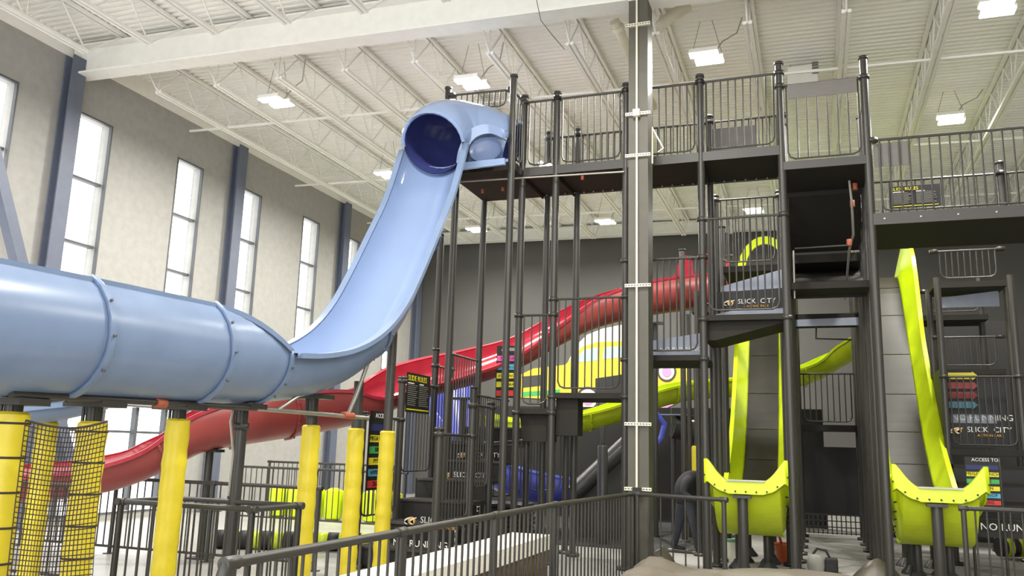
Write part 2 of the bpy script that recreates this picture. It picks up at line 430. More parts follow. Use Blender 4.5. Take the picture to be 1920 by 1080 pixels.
# ================================================================== SLIDES
def resample(pts, n):
    """Catmull-Rom through tuples of any length"""
    out = []; m = len(pts)
    for i in range(m-1):
        p0, p1, p2, p3 = pts[max(i-1, 0)], pts[i], pts[i+1], pts[min(i+2, m-1)]
        for k in range(n):
            t = k/n
            out.append(tuple(.5*((2*b)+(c-a)*t+(2*a-5*b+4*c-d)*t*t+(3*b-a-3*c+d)*t**3) for a, b, c, d in zip(p0, p1, p2, p3)))
    out.append(tuple(pts[-1])); return out
def frames(path):
    """path of (x,y,z,ext,bank) -> list of (c, L, N, ext)"""
    fr = []; P = [V(p[:3]) for p in path]
    for i in range(len(P)):
        t = (P[min(i+1, len(P)-1)]-P[max(i-1, 0)]).normalized()
        L = t.cross(V((0, 0, 1))).normalized(); N = L.cross(t).normalized()
        B = Matrix.Rotation(math.radians(path[i][4]), 3, t)
        fr.append((P[i], B @ L, B @ N, math.radians(path[i][3]), t))
    return fr
def arc(f, R, deep=1.0, seg=20):
    c, L, N, e, t = f
    return [c+L*math.cos(a)*R-N*math.sin(a)*R*(deep if a >= 0 and a <= math.pi else 1) for a in [-e+(math.pi+2*e)*k/seg for k in range(seg+1)]]
def channel(root, fr, R, min_, mout, rim, deep=1.0, rw=.07, mrim=None):
    build(MB().strip([arc(f, R, deep) for f in fr]), 'liner', min_, root, smooth=True)
    build(MB().strip([arc(f, R+.02, deep) for f in fr]), 'shell', mout, root, smooth=True)
    for s in (0, -1):
        secs = []
        for f in fr:
            a = arc(f, R, deep)[s]; L, N = f[1], f[2]; sg = 1 if s == 0 else -1
            secs.append([a-N*.0, a+N*.018, a+L*sg*rw+N*.018, a+L*sg*rw-N*.03, a+L*sg*rw*.7-N*.03])
        build(MB().strip(secs), 'rim', mrim or mout, root, smooth=True, solid=.006)
def ring(root, f, R, m, deep=1.0, w=.05, nb=9, mbolt='frame_grey'):
    c, L, N, e, t = f
    a1 = [p+(p-c).normalized()*.022 for p in arc(f, R, deep)]
    g = MB().strip([[p-t*w/2 for p in a1], [p-t*w/2+(p-c).normalized()*.028 for p in a1], [p+t*w/2+(p-c).normalized()*.028 for p in a1], [p+t*w/2 for p in a1]])
    o = build(g, 'joint_flange', m, root, smooth=True, solid=.006)
    for k in range(1, nb):
        p = a1[int(len(a1)*k/nb)]; u = (p-c).normalized()
        b = rod('bolt', p+u*.028, p+u*.05, .012, mbolt, root, 6)

# ---- big blue slide: drop from the tower, then a long tube towards the camera
BX = -5.42
blue = thing('blue_slide', 'big pale blue tube slide dropping steeply from the black tower', 'slide', (BX, 7.5, 0))
bp = [(BX, 11.24, 6.2, 0, 0), (BX, 10.83, 5.3, 0, 0), (BX, 10.4, 4.64, 0, 0), (BX, 9.95, 3.98, 0, 0), (BX, 9.55, 3.46, 0, 0), (BX, 9.15, 3.1, 0, 0),
      (BX, 8.7, 2.84, 0, 0), (BX, 8.2, 2.66, 0, 0), (BX, 7.65, 2.55, 0, 0), (BX, 7.15, 2.5, 0, 0)]
chute = frames(resample(bp, 4))
channel(blue, chute, .5, 'blue_gel', 'blue_out', True, .92, .09)
tp = [(BX, 7.15, 2.5, 4, 0), (BX, 6.85, 2.48, 26, 0), (BX, 6.5, 2.46, 48, 0), (BX, 6.25, 2.44, 57, 0), (BX, 5.5, 2.42, 57, 0), (BX, 4.84, 2.4, 57, 0), (BX, 3.6, 2.36, 57, 0), (BX, 1.0, 2.28, 57, 0)]
tubef = frames(resample(tp, 3))
channel(blue, tubef, .49, 'blue_gel', 'blue_out', True, .95, .05)
for yy in (7.15, 6.2, 4.86, 2.6):
    f = min(tubef, key=lambda g: abs(g[0].y-yy)); ring(blue, f, .49, 'blue_out', .95)
for yy in (10.45, 9.2):
    f = min(chute, key=lambda g: abs(g[0].y-yy)); ring(blue, f, .5, 'blue_out', .92, .04, 7)
# hood over the start
hp = resample([(BX, 11.22, 6.24, .5, 0), (BX, 11.42, 6.44, .53, 0), (BX+.05, 11.7, 6.56, .57, 0), (BX+.25, 11.98, 6.58, .58, 0), (BX+.55, 12.1, 6.55, .55, 0), (BX+.8, 12.14, 6.5, .48, 0), (BX+.98, 12.16, 6.44, .4, 0)], 4)
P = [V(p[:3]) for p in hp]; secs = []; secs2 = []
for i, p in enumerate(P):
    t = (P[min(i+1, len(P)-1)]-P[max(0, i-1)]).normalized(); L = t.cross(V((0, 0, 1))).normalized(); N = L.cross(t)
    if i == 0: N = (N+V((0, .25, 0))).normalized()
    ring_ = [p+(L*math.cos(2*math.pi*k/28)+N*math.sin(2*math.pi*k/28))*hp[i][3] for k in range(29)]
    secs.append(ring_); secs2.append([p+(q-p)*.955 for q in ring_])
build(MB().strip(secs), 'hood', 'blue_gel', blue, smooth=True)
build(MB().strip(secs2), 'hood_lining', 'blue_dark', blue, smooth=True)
for s_, i in ((secs, 0), (secs, -1)):
    build(MB().tube([V(q) for q in s_[i][(0 if i else -1+0):15][0 if i else 0:]] if i else [V(q) for q in s_[0][0:15]], .03, 8), 'hood_rim', 'blue_gel', blue, smooth=True)
bx0, bx1 = BX+.42, BX+1.02
out_ = [(856, 306), (860, 282), (874, 252), (893, 237), (918, 234), (946, 244)]; inn = [(868, 308), (872, 288), (884, 265), (900, 253), (922, 250), (946, 260)]
oa = [tuple(at(x, y, Y=11.44)) for x, y in out_]; ib = [tuple(at(x, y, Y=11.48)) for x, y in inn]
oa = resample(oa, 3); ib = resample(ib, 3)
build(MB().strip([[V(a)+V((0, .12, .03)), V(a), V(b), V(b)+V((0, .15, 0))] for a, b in zip(oa, ib)]), 'entry_arch', 'blue_gel', blue, smooth=True, solid=.012)
bowl = []
cb = at(910, 280, Y=11.5)
for k in range(9):
    r_ = k/8; bowl.append([cb+V((.27*r_*math.cos(a), .06*math.sqrt(max(0, 1-r_*r_)), .2*r_*math.sin(a))) for a in [2*math.pi*q/24 for q in range(25)]])
build(MB().strip(bowl), 'entry_bowl', 'blue_bowl', blue, smooth=True)
build(MB().poly([at(862, 318, Y=11.46), at(946, 308, Y=11.46), at(946, 296, Y=11.46), at(864, 305, Y=11.46)], (0, .05, 0)), 'base_flange', 'blue_gel', blue)
build(MB().box(bx0-.1, bx1+.05, 11.7, 12.75, 6.02, 6.07), 'entry_floor', 'blue_gel', blue)

# ---- padded supports of the blue slide
def support(px, ptop, X, ztop, label, pad=True, bands=0, group=None, r=.062, plate=True, padr=.105):
    p = at(px, ptop, X=X); x, y = p.x, p.y
    s = thing('slide_support', label, 'post', (x, y, 0), group)
    rod('steel_post', (x, y, .0), (x, y, ztop), r, 'steel_black', s, 14)
    slab('foot_plate', x-.14, x+.14, y-.14, y+.14, 0, .02, 'steel_black', s)
    if plate:
        slab('saddle_plate', x-.2, x+.2, y-.13, y+.13, ztop-.03, ztop+.02, 'steel_black', s)
        for k in (-1, 1): rod('saddle_bolt', (x+k*.05, y-.06, ztop-.2), (x+k*.05, y-.06, ztop-.02), .014, 'steel_black', s, 6)
        rod('collar', (x, y, ztop-.24), (x, y, ztop-.17), r+.018, 'steel_black', s, 14)
    if pad:
        pm = MB(); zt = p.z; prof = [(padr, .04)]; zz = .04
        k = 0
        while zz < zt-.1:
            zz += .06; k += 1; prof.append((padr+.004*math.sin(k*1.7)+random.uniform(-.002, .002), zz))
        prof += [(padr, zt-.02), (padr-.02, zt), (r, zt)]
        build(pm.lathe((x, y, 0), prof, 20), 'foam_pad', 'pad_yellow', s, smooth=True)
        for k in range(bands):
            z = zt-.09-k*.24
            if z > .1: build(MB().lathe((x, y, z), [(padr+.003, 0), (padr+.009, .004), (padr+.009, .012), (padr+.003, .016)], 20), 'strap', 'net_cord', s)
    return s
def zbot(y):
    f = min(chute+tubef, key=lambda g: abs(g[0].y-y)); return f[0].z-.5/max(.3, f[2].z)-.01
def sup(px, py, label, **k):
    p = at(px, py, X=BX); return support(px, py, BX, zbot(p.y)-(.22 if p.y > 9 else 0), label, **k)
sup(335, 785, 'yellow padded slide post beside the railing enclosure, carrying the blue tube')
sup(584, 797, 'yellow padded slide post under the bend of the blue slide')
sup(668, 803, 'yellow padded slide post between the colour board and the blue bend', plate=False)
sup(727, 808, 'yellow padded slide post in front of the stair foot', plate=False)
sup(25, 772, 'fat yellow padded post with black straps before the rope net', bands=7, padr=.115)
sup(175, 790, 'yellow padded post with black straps behind the rope net', bands=7, padr=.112)
sup(455, 765, 'bare black slide post inside the railing enclosure', pad=False)
p = at(90, 790, d=8.8); support(90, 790, p.x, p.z+.35, 'thin yellow padded post seen through the rope net', group=None)
# second pale blue trough behind, leaving the frame
tr = thing('blue_runout_slide', 'pale grey-blue slide trough below the big blue tube', 'slide', at(60, 790, d=8.8))
rp = [tuple(at(-120, 790, d=8.4))+(0, 0), tuple(at(20, 772, d=8.6))+(0, 0), tuple(at(100, 758, d=8.8))+(0, 0), tuple(at(180, 742, d=9.2))+(0, 0)]
channel(tr, frames(resample(rp, 3)), .28, 'blue_gel', 'blue_out', True, .6, .05)
# sprinkler pipe under the blue tube
px_ = thing('sprinkler_pipe', 'black and silver sprinkler pipe running under the blue slide', 'pipe', at(300, 757, X=-5.25))
build(MB().tube([at(20, 738, X=-5.25), at(480, 766, X=-5.25)], .028, 10), 'pipe_run', 'steel_black', px_, smooth=True)
build(MB().tube([at(480, 766, X=-5.25), at(690, 784, X=-5.25)], .024, 10), 'steel_run', 'galvanised', px_, smooth=True)
build(MB().tube([at(652, 779, X=-5.25), at(668, 742, X=-5.2), at(690, 680, X=-5.1)], .024, 10), 'riser_pipe', 'galvanised', px_, smooth=True)
build(MB().tube([at(520, 769, X=-5.25), at(560, 742, X=-5.2), at(590, 728, X=-5.2)], .02, 8), 'branch_pipe', 'galvanised', px_, smooth=True)
for q in ((652, 779), (300, 756)): rod('fitting', at(q[0]-9, q[1]-1, X=-5.25), at(q[0]+9, q[1]+1, X=-5.25), .042, 'copper_red', px_, 10)
build(MB().tube([at(438, 765, X=-5.35), at(432, 790, X=-5.35), at(437, 850, X=-5.35), at(428, 930, X=-5.35)], .012, 6), 'drop_hose', 'galvanised', px_, smooth=True)

# ---- red slide behind
red = thing('red_slide', 'long red tube slide winding from the back tower down past the windows', 'slide', at(500, 785, d=12.6))
rd = [(1345, 540, 18.0, 40, 0), (1260, 548, 17.5, 40, 0), (1180, 560, 17.0, 35, 0), (1100, 580, 16.5, 20, 0), (1030, 612, 16.0, 5, 4), (970, 645, 15.6, 0, 12), (900, 672, 15.1, 0, 24), (830, 690, 14.7, 0, 28), (750, 712, 14.1, 0, 24),
      (690, 738, 13.7, 0, 12), (640, 752, 13.4, 20, 0), (560, 766, 13.0, 35, 0), (490, 776, 12.6, 38, 0), (430, 784, 12.3, 34, 0), (365, 796, 12.0, 20, 0), (310, 820, 11.8, 5, 0), (250, 848, 11.6, 0, 8), (190, 866, 11.5, 0, 10), (110, 878, 11.4, 0, 10), (20, 884, 11.3, 0, 8), (-60, 888, 11.2, 0, 5)]
rpath = resample([tuple(at(x, y, d=dd))+(e, -b) for x, y, dd, e, b in rd], 3)
rf = frames(rpath)
channel(red, rf, .42, 'red_gel', 'red_out', True, .95, .06, 'red_gel')
for k in (6, 16, 34, 39, 46): ring(red, rf[k], .42, 'red_out', .95, .03, 7)
q = rf[0]
build(MB().tube([q[0]+q[1]*.5*math.cos(a)+q[2]*(.5*math.sin(a)*1.5) for a in [math.pi*k/12 for k in range(13)]], .06, 8), 'entry_arch', 'red_gel', red, smooth=True)
sc_ = at(1290, 510, d=17.6)
build(MB().poly([at(1262, 522, d=17.6), at(1300, 520, d=17.6), at(1297, 480, d=17.6), at(1278, 478, d=17.6)], (0, .05, 0)), 'entry_wing', 'red_gel', red)
for x_, y_, dd in ((395, 829, 12.1), (1228, 596, 17.3), (870, 735, 14.9)):
    p = at(x_, y_, d=dd); s = thing('slide_support', {395: 'slim black post under the red slide by the windowed wall', 1228: 'slim black post under the high red tube', 870: 'slim black post under the red slide behind the stair'}[x_], 'post', (p.x, p.y, 0))
    rod('steel_post', (p.x, p.y, 0), (p.x, p.y, p.z-.12), .057, 'steel_black', s, 12)
    slab('saddle_plate', p.x-.18, p.x+.18, p.y-.1, p.y+.1, p.z-.14, p.z-.1, 'steel_black', s)
    slab('foot_plate', p.x-.14, p.x+.14, p.y-.14, p.y+.14, 0, .02, 'steel_black', s)

# ---- neon slide winding behind the tower
neon = thing('neon_slide', 'neon yellow-green slide winding behind the black tower towards the mural', 'slide', at(1250, 740, d=19.5))
nd = [(1640, 600, 19.6), (1590, 640, 19.8), (1550, 665, 20), (1500, 690, 20), (1400, 708, 20), (1300, 716, 20), (1240, 728, 19.8), (1180, 748, 19.6), (1120, 768, 19.4), (1060, 780, 19.3), (1000, 786, 19.3), (950, 786, 19.4), (905, 776, 19.6)]
nf = frames(resample([tuple(at(x, y, d=dd))+(0, -6) for x, y, dd in nd], 3))
channel(neon, nf, .32, 'neon', 'neon_dull', True, 1.25, .05, 'neon')
for k in (9, 17, 25): ring(neon, nf[k], .32, 'neon_dull', 1.25, .03, 6)
# ---- violet slide behind the stair
vio = thing('violet_slide', 'violet blue slide seen through the stair railings', 'slide', at(900, 830, d=17))
vd = [(845, 690, 18.4), (848, 740, 18), (856, 790, 17.6), (890, 845, 17.2), (960, 885, 17), (1040, 905, 17), (1085, 910, 17)]
vf = frames(resample([tuple(at(x, y, d=dd))+(0, -14) for x, y, dd in vd], 3))
channel(vio, vf, .55, 'violet', 'violet', True, .8, .05, 'violet')

# ---- the two yellow launch slides
PROF = [(12.2, 1.27), (12.32, 1.0), (12.5, .78), (12.8, .6), (13.25, .53), (13.9, .6), (14.6, .82), (15.2, 1.15), (15.8, 1.55), (16.4, 2.1), (17.0, 2.8), (17.6, 3.6), (18.2, 4.45), (18.7, 5.1), (19.2, 5.42), (20.2, 5.5)]
def launch_slide(cx, hw, label, arch):
    s = thing('launch_slide', label, 'slide', (cx, 15.5, 0))
    pr_ = resample(PROF, 4); n = len(pr_)
    def sec(i, k=0, off=0):
        y, z = pr_[i]
        y0, z0 = pr_[max(i-1, 0)]; y1, z1 = pr_[min(i+1, n-1)]
        t = V((0, y1-y0, z1-z0)).normalized(); N = V((0, -t.z, t.y))
        return V((cx, y, z)), t, N
    bw = .285
    # wall height along the run: tall horns at the launch end
    def wh(i):
        y = pr_[i][0]
        return .32+.10*max(0, min(1, (14.2-y)/1.5))+(0 if arch else .42)*max(0, min(1, (y-17.7)/1.0))
    def bwf(i):
        k = min(1, max(0, (15.0-pr_[i][0])/1.6)); return .285+.13*k*k*(3-2*k)
    ws = {-1: [], 1: []}; bed = []; under = []
    for i in range(n):
        c, t, N = sec(i)
        h = wh(i); fl = 1.0+(.10 if i < 5 else .10*max(0, 1-(i-5)/8))
        for sgn in (-1, 1):
            X = V((sgn, 0, 0)); bw = bwf(i)
            a = c+X*bw; b_ = c+X*(bw+.03)+N*.05; d_ = c+X*(hw-.06)*fl+N*h; e_ = d_+X*.06; f_ = e_-N*.05
            ws[sgn].append([a, b_, d_, d_+N*.015, e_+N*.015, f_])
        bw = bwf(i); bed.append([c-V((bw, 0, 0)), c+V((bw, 0, 0))])
        under.append([c-V((bw*1.06, 0, 0))-N*.03, c+V((bw*1.06, 0, 0))-N*.03])
    for sgn in (-1, 1): build(MB().strip(ws[sgn]), 'side_wall', 'neon', s, solid=.02, smooth=True)
    build(MB().strip(bed[:10]), 'launch_lip', 'neon', s, solid=.015)
    build(MB().strip(under), 'underside', 'neon_dull', s, solid=.01)
    # front flange of the lip with its bolts
    c, t, N = sec(0)
    fl = []
    for k in range(25):
        u = -1+2*k/24; ax = abs(u)
        zt = 1.27+(0 if ax < .4 else .29*min(1, (ax-.4)/.5)**1.6); hb = .15+.16*max(0, (ax-.5)/.5); xx = cx+u*hw*1.03
        fl.append([(xx, 12.18, zt+.015), (xx, 12.14, zt+.01), (xx, 12.13, zt-hb), (xx, 12.17, zt-hb-.02)])
    build(MB().strip(fl), 'lip_flange', 'neon', s, solid=.015, smooth=True)
    bw = .285
    build(MB().box(cx-bw*.9, cx+bw*.9, 12.11, 12.2, 1.285, 1.305), 'lip_edge', 'galvanised', s)
    for k in range(-4, 5):
        xx = cx+k/4*hw*1.02; ax = abs(k/4*1.02/1.12); zt = 1.27+(0 if ax < .4 else .29*min(1, (ax-.4)/.5)**1.6)-.12-.1*max(0, (ax-.5)/.5)
        rod('bolt', (xx, 12.125, zt), (xx, 12.105, zt), .012, 'print_black', s, 6)
    # grey bed panels, one per seam
    idx = [i for i in range(n) if pr_[i][0] >= 13.9]
    st = 4
    for j in range(0, len(idx)-1, st):
        seg = idx[j:j+st+1]
        secs = []
        for q_, i in enumerate(seg):
            c, t, N = sec(i); off = N*.012
            sh = t*.01*(1 if q_ == 0 else -1 if q_ == len(seg)-1 else 0)
            bw = bwf(i); secs.append([c-V((bw, 0, 0))+off+sh, c+V((bw, 0, 0))+off+sh])
        build(MB().strip(secs), 'bed_panel', 'slide_bed', s, solid=.008)
    # bolts round the lower shell edge
    for k in range(5):
        i = 3+2*k; c, t, N = sec(i); bw = bwf(i)
        for sgn in (-1, 1): rod('bolt', c+V((sgn*(bw+.09), 0, 0))+N*.05, c+V((sgn*(bw+.125), 0, 0))+N*.04, .012, 'print_black', s, 6)
    if arch:
        pts = [(cx+hw*1.0*math.cos(a), 19.2, 5.62+.78*math.sin(a)) for a in [math.pi*k/18 for k in range(19)]]
        ar = MB(); secs = []
        for q in pts:
            u = V((q[0]-cx, 0, q[2]-5.62)).normalized()
            secs.append([V(q)-u*.09, V(q)-u*.09+V((0, -.06, 0)), V(q)+u*.06+V((0, -.1, 0)), V(q)+u*.09+V((0, .3, 0)), V(q)+V((0, .3, 0))])
        build(ar.strip(secs), 'entry_arch', 'neon', s, solid=.02, smooth=True)
        for sgn in (-1, 1): slab('arch_foot', cx+sgn*hw-.06, cx+sgn*hw+.06, 19.05, 19.5, 5.35, 5.66, 'neon', s)
    # legs
    for yy in (12.2, 13.3, 14.1, 15.0):
        z = 1.06 if yy < 12.8 else min(pr_, key=lambda q: abs(q[0]-yy))[1]-.05
        for xo in ((-.05,) if yy < 12.8 else (-.2, .2)):
            rod('leg', (cx+xo, yy, 0), (cx+xo, yy, z), .057 if yy > 12.8 else .07, 'steel_black', s, 12)
            build(MB().lathe((cx+xo, yy, 0), [(.16, 0), (.15, .03), (.09, .1), (.075, .13)], 14), 'foot_boot', 'pad_black', s, smooth=True)
    slab('leg_bracket', cx-.17, cx+.07, 12.1, 12.3, 1.06, 1.1, 'steel_black', s)
    return s
launch_slide(-.92, .54, 'neon yellow launch slide with an arched top, beside the stooping person', True)
launch_slide(1.47, .54, 'neon yellow launch slide under the bridge, beside the access colour board', False)

# ================================================================== TOWERS
def guard(parent, p0, p1, h, step=.105, r=.011, rr=.019, lift=.07, m='steel_black', collars=True, name='guard_panel', round_=True):
    p0, p1 = V(p0), V(p1); u = (p1-p0); u.z = 0; L = u.length; u.normalize(); Z = V((0, 0, 1))
    def q(s, z): return p0+(p1-p0)*(s/L)+Z*z
    g = MB(); g.tube([q(0, h), q(L, h)], rr, 8)
    a, b = .09, L-.09; k = .1 if round_ else .0
    if round_: g.tube([q(a, h), q(a, lift+k), q(a+.03, lift+.03), q(a+k, lift), q(b-k, lift), q(b-.03, lift+.03), q(b, lift+k), q(b, h)], r*1.25, 8)
    else: g.tube([q(0, lift), q(L, lift)], r*1.3, 8)
    o = build(g, name, m, parent, smooth=True)
    n = max(1, int(round((b-a)/step)))
    for i in range(1, n):
        s = a+(b-a)*i/n
        rod('bar', q(s, lift), q(s, h), r, m, o, 6)
    if collars:
        for s in (0, L):
            c = q(s, h); rod('collar', c-Z*.03, c+Z*.03, .074, m, o, 10)
    return o
def post(parent, x, y, z1, r=.055, z0=0, cap=True):
    o = rod('post', (x, y, z0), (x, y, z1), r, 'steel_black', parent, 14)
    if cap: rod('post_cap', (x, y, z1), (x, y, z1+.04), r+.012, 'steel_black', parent, 14)
    if z0 == 0: rod('foot', (x, y, 0), (x, y, .05), r+.06, 'steel_black', parent, 14)
    return o
def deck(parent, x0, x1, y0, y1, z, th=.1, name='deck', m='deck_black'):
    d = slab(name, x0, x1, y0, y1, z-th, z, m, parent)
    return d
def riser(parent, x0, x1, y, z0, z1, m, slope=0, name='riser_board'):
    return build(MB().poly([(x0, y, z0), (x1, y, z0), (x1, y, z1+slope), (x0, y, z1)], (0, .02, 0)), name, m, parent)
def logo(parent, x, y, z, s, face='-Y'):
    """pair of white S swooshes over a gold disc, printed flat"""
    e = (lambda a, b, dd=0: (x+a, y-dd, z+b)) if face == '-Y' else (lambda a, b, dd=0: (x+dd, y+a, z+b))
    disc = [e(s*.9+math.cos(a)*s*.5, math.sin(a)*s*.5) for a in [2*math.pi*k/20 for k in range(20)]]
    th = (0, -.002, 0) if face == '-Y' else (.002, 0, 0)
    build(MB().poly(disc, th), 'logo_disc', 'print_gold', parent)
    m = MB()
    for ox in (.35, 1.15):
        pts = []
        for k in range(13):
            t = k/12; pts.append((ox+.48*math.cos(math.pi*(.15+1.35*t))*(1 if t < .5 else 1), .42*(1-2*t)+.06*math.sin(6*t)))
        left = []; right = []
        for k, (a, b) in enumerate(pts):
            w = .10*math.sin(math.pi*(k+.8)/13.6)+.02
            left.append(e((a)*s, (b+w)*s, .003)); right.append(e((a)*s, (b-w)*s, .003))
        m.poly(left+right[::-1], th)
    build(m, 'logo_swoosh', 'print_white', parent)
def brand(parent, x, y, z, s, face='-Y'):
    logo(parent, x, y-.004 if face == '-Y' else y, z+s*.1, s*.55, face)
    yy = y-.006
    text('SLICK', s*.62, (x+s*1.15, yy, z), face, 'print_white', parent)
    text('CITY', s*.62, (x+s*3.1, yy, z), face, 'print_white', parent)
    text('ACTION PARK', s*.3, (x+s*1.9, yy, z-s*.36), face, 'print_gold', parent)

# ---- main tower
tw = thing('climbing_tower', 'tall black steel climbing tower with railed platforms and corner posts', 'tower', (-2, 12.8, 0))
GX = [-4.28, -3.72, -2.6, -1.46, -.31, .84]; FY, BY = 12.2, 13.3; ZM = 6.04; ZR = 5.78
for x in GX: post(tw, x, FY, {-.31: 7.32, .84: 7.25}.get(x, 7.27))
for x in (-4.2, -3.67, -2.6, -1.45): post(tw, x, BY, 7.05)
# end section
ex0, ex1, ey0 = -5.33, -4.3, 11.72
post(tw, ex0, 11.95, 6.0, cap=False); post(tw, ex0, 13.2, 6.0, cap=False); post(tw, ex1, ey0, 7.42); pq = at(841, 168, Y=12.95); post(tw, pq.x, 12.95, pq.z, z0=6.0)
post(tw, -5.9, 12.7, 5.2, cap=False)
deck(tw, ex0-.03, ex1+.05, ey0, 13.25, ZM-.02, .12)
g0 = at(846, 209, Y=12.95); g1 = at(957, 199, Y=12.95); guard(tw, g0, g1, at(846, 181, Y=12.95).z-g0.z+.02, .11, lift=.02)
mesh_p = MB(); ZQ = g0.z-ZM-1.05
for k in range(15): mesh_p.box(g0.x+.55+.5*k/14, g0.x+.554+.5*k/14, 12.97, 12.974, g0.z+.04, g0.z+.3)
for k in range(8): mesh_p.box(g0.x+.55, g0.x+1.05, 12.97, 12.974, g0.z+.04+.26*k/7, g0.z+.044+.26*k/7)
build(mesh_p, 'wire_mesh', 'steel_black', tw, kind='stuff')
guard(tw, (ex1+.01, ey0, ZM), (-4.28, FY, ZM), 1.14, .09, collars=False)
# main platform
deck(tw, -4.3, -.29, FY-.03, BY, ZM)
for x in (-4.28, -3.72, -2.6, -1.46): slab('deck_joint', x-.012, x+.012, FY, BY, ZM-.16, ZM-.1, 'deck_black', tw)
for k in range(24):
    x = -4.2+3.8*k/23; rod('deck_bolt', (x, BY-.05, ZM-.1), (x, BY-.05, ZM-.12), .012, 'galvanised', tw, 6)
slab('deck_fascia', -4.3, -.29, FY-.045, FY-.03, ZM-.12, ZM+.02, 'board_dark', tw)
slab('deck_fascia', -4.3, -.29, BY, BY+.02, ZM-.12, ZM+.02, 'board_dark', tw)
for a, b in zip(GX[:-2], GX[1:-1]): guard(tw, (a, FY, ZM), (b, FY, ZM), 1.15)
bx_ = [-4.2, -3.67, -2.6, -1.45, -.31]
for a, b in zip(bx_[:-1], bx_[1:]): guard(tw, (a, BY, ZM), (b, BY, ZM), .93)
slab('banner', -1.4, -.72, BY-.03, BY-.02, ZM+.28, ZM+.8, 'banner_grey', tw)
# red sprinkler fittings under the platform
for q in ((905, 355), (943, 351), (1092, 330)):
    p = at(q[0], q[1], Z=ZM-.2); rod('sprinkler_head', p, p+V((.0, 0, -.06)), .025, 'copper_red', tw, 8)
rod('sprinkler_line', at(857, 341, Z=ZM-.2), at(1170, 322, Z=ZM-.2), .016, 'galvanised', tw, 8)
# right bay
deck(tw, -.31, .84, FY-.03, BY, ZR)
guard(tw, (-.31, FY, ZR), (.84, FY, ZR), 1.2, .13)
slab('banner', -.2, .74, FY-.03, FY-.02, ZR+.98, ZR+1.2, 'banner_grey', tw)
guard(tw, (.84, FY, ZR), (.84, BY, ZR), 1.0, .12, collars=False)
slab('deck_fascia', -.31, .84, FY-.05, FY-.03, ZR-.1, ZR+.02, 'board_dark', tw)
# post rows running back between the two launch slides
PY = [13.35+1.15*k for k in range(6)]
for y in PY:
    for x in (-.31, .84): post(tw, x, y, 6.8 if y < 13.5 else 5.6, cap=y < 13.5)
for k in range(12):
    y = 12.75+.575*k
    if abs((y-13.35) % 1.15) > .1 and abs((y-13.35) % 1.15-1.15) > .1:
        for x in (-.31, .84): rod('baluster', (x, y, 0), (x, y, 5.3), .04, 'steel_black', tw, 10)
# stair flights under the right bay, seen from below
def flight(x0, x1, ya, za, yb, zb_, nm='stair_flight'):
    build(MB().poly([(x0, ya, za), (x0, yb, zb_), (x0, yb, zb_-.14), (x0, ya, za-.14)], (x1-x0, 0, 0)), nm, 'deck_black', tw)
flight(-.28, .81, 13.3, 5.75, 14.6, 5.15); flight(-.28, .81, 14.5, 4.95, 16.9, 4.9); flight(-.28, .81, 13.4, 4.15, 15.6, 4.95); deck(tw, -.28, .81, FY+.6, 13.5, 4.15)
zl = at(1550, 588, Y=15.7).z; deck(tw, -.28, .81, 15.7, 16.8, zl)
riser(tw, -.28, .81, 15.68, zl-.22, zl-.1, 'board_lilac', .02)
zg = at(1560, 797, Y=18.6).z
guard(tw, (-.28, 18.6, zg), (.81, 18.6, zg), at(1560, 701, Y=18.6).z-zg, .12, collars=False)
deck(tw, -.28, .81, 18.55, 19.28, zg, .12)
slab('back_screen', -.3, .83, 19.3, 19.33, .45, 1.85, 'panel_black', tw)
gm = MB()
for k in range(13): gm.box(-.28+1.07*k/12-.012, -.28+1.07*k/12+.012, 18.9, 18.92, .1, .5)
for k in range(4): gm.box(-.28, .8, 18.9, 18.92, .12+.12*k-.01, .12+.12*k+.01)
build(gm, 'grille', 'steel_black', tw)
build(MB().tube([at(1590, 318, Y=12.9), at(1597, 380, Y=12.9), at(1600, 440, Y=13.2), at(1592, 470, Y=13.6), at(1585, 560, Y=14.5)], .018, 8), 'sprinkler_riser', 'galvanised', tw, smooth=True)
for q in ((1592, 322), (1598, 382), (1592, 455), (1603, 350)):
    p = at(q[0], q[1], Y=12.95); rod('sprinkler_elbow', p-V((0, 0, .05)), p+V((0, 0, .05)), .035, 'copper_red', tw, 8)
rod('sprinkler_drop', at(1488, 470, Y=12.9), at(1490, 560, Y=12.9), .014, 'galvanised', tw, 8)
rod('sprinkler_line', at(1490, 466, Y=12.9), at(1590, 460, Y=12.9), .014, 'steel_black', tw, 8)
build(MB().tube([at(1531, 595, Y=16), at(1530, 635, Y=16), at(1598, 637, Y=16)], .016, 8), 'sprinkler_loop', 'steel_black', tw, smooth=True)
# lower landings climbing from left to right
for x0, x1, z in ((-4.28, -3.72, 2.24), (-3.72, -2.6, 2.48), (-2.6, -1.46, 3.03), (-1.46, -.31, 3.6)):
    deck(tw, x0, x1, FY-.02, BY+.05, z, .08)
    guard(tw, (x0, FY, z), (x1, FY, z), 1.43, .1 if x1-x0 > 1 else .11)
    for x in (x0, x1): rod('collar', (x, FY, z-.09), (x, FY, z-.03), .074, 'steel_black', tw, 10)
build(MB().poly([(-1.46, FY+.1, 3.52), (-.31, FY+.1, 3.52), (-.31, FY+.1, 3.5), (-1.3, FY+.1, 3.25), (-1.46, FY+.1, 3.25)], (0, .9, 0)), 'landing_bracket', 'deck_black', tw)
build(MB().poly([(-3.68, FY+.1, 2.4), (-3.34, FY+.1, 2.4), (-3.34, FY+.1, 1.85), (-3.68, FY+.1, 1.85)], (0, .3, 0)), 'landing_box', 'deck_black', tw)
build(MB().poly([(-4.26, FY+.1, 2.16), (-3.75, FY+.1, 2.16), (-3.75, FY+.1, 1.75), (-4.2, FY+.1, 1.75)], (0, .3, 0)), 'landing_box', 'deck_black', tw)
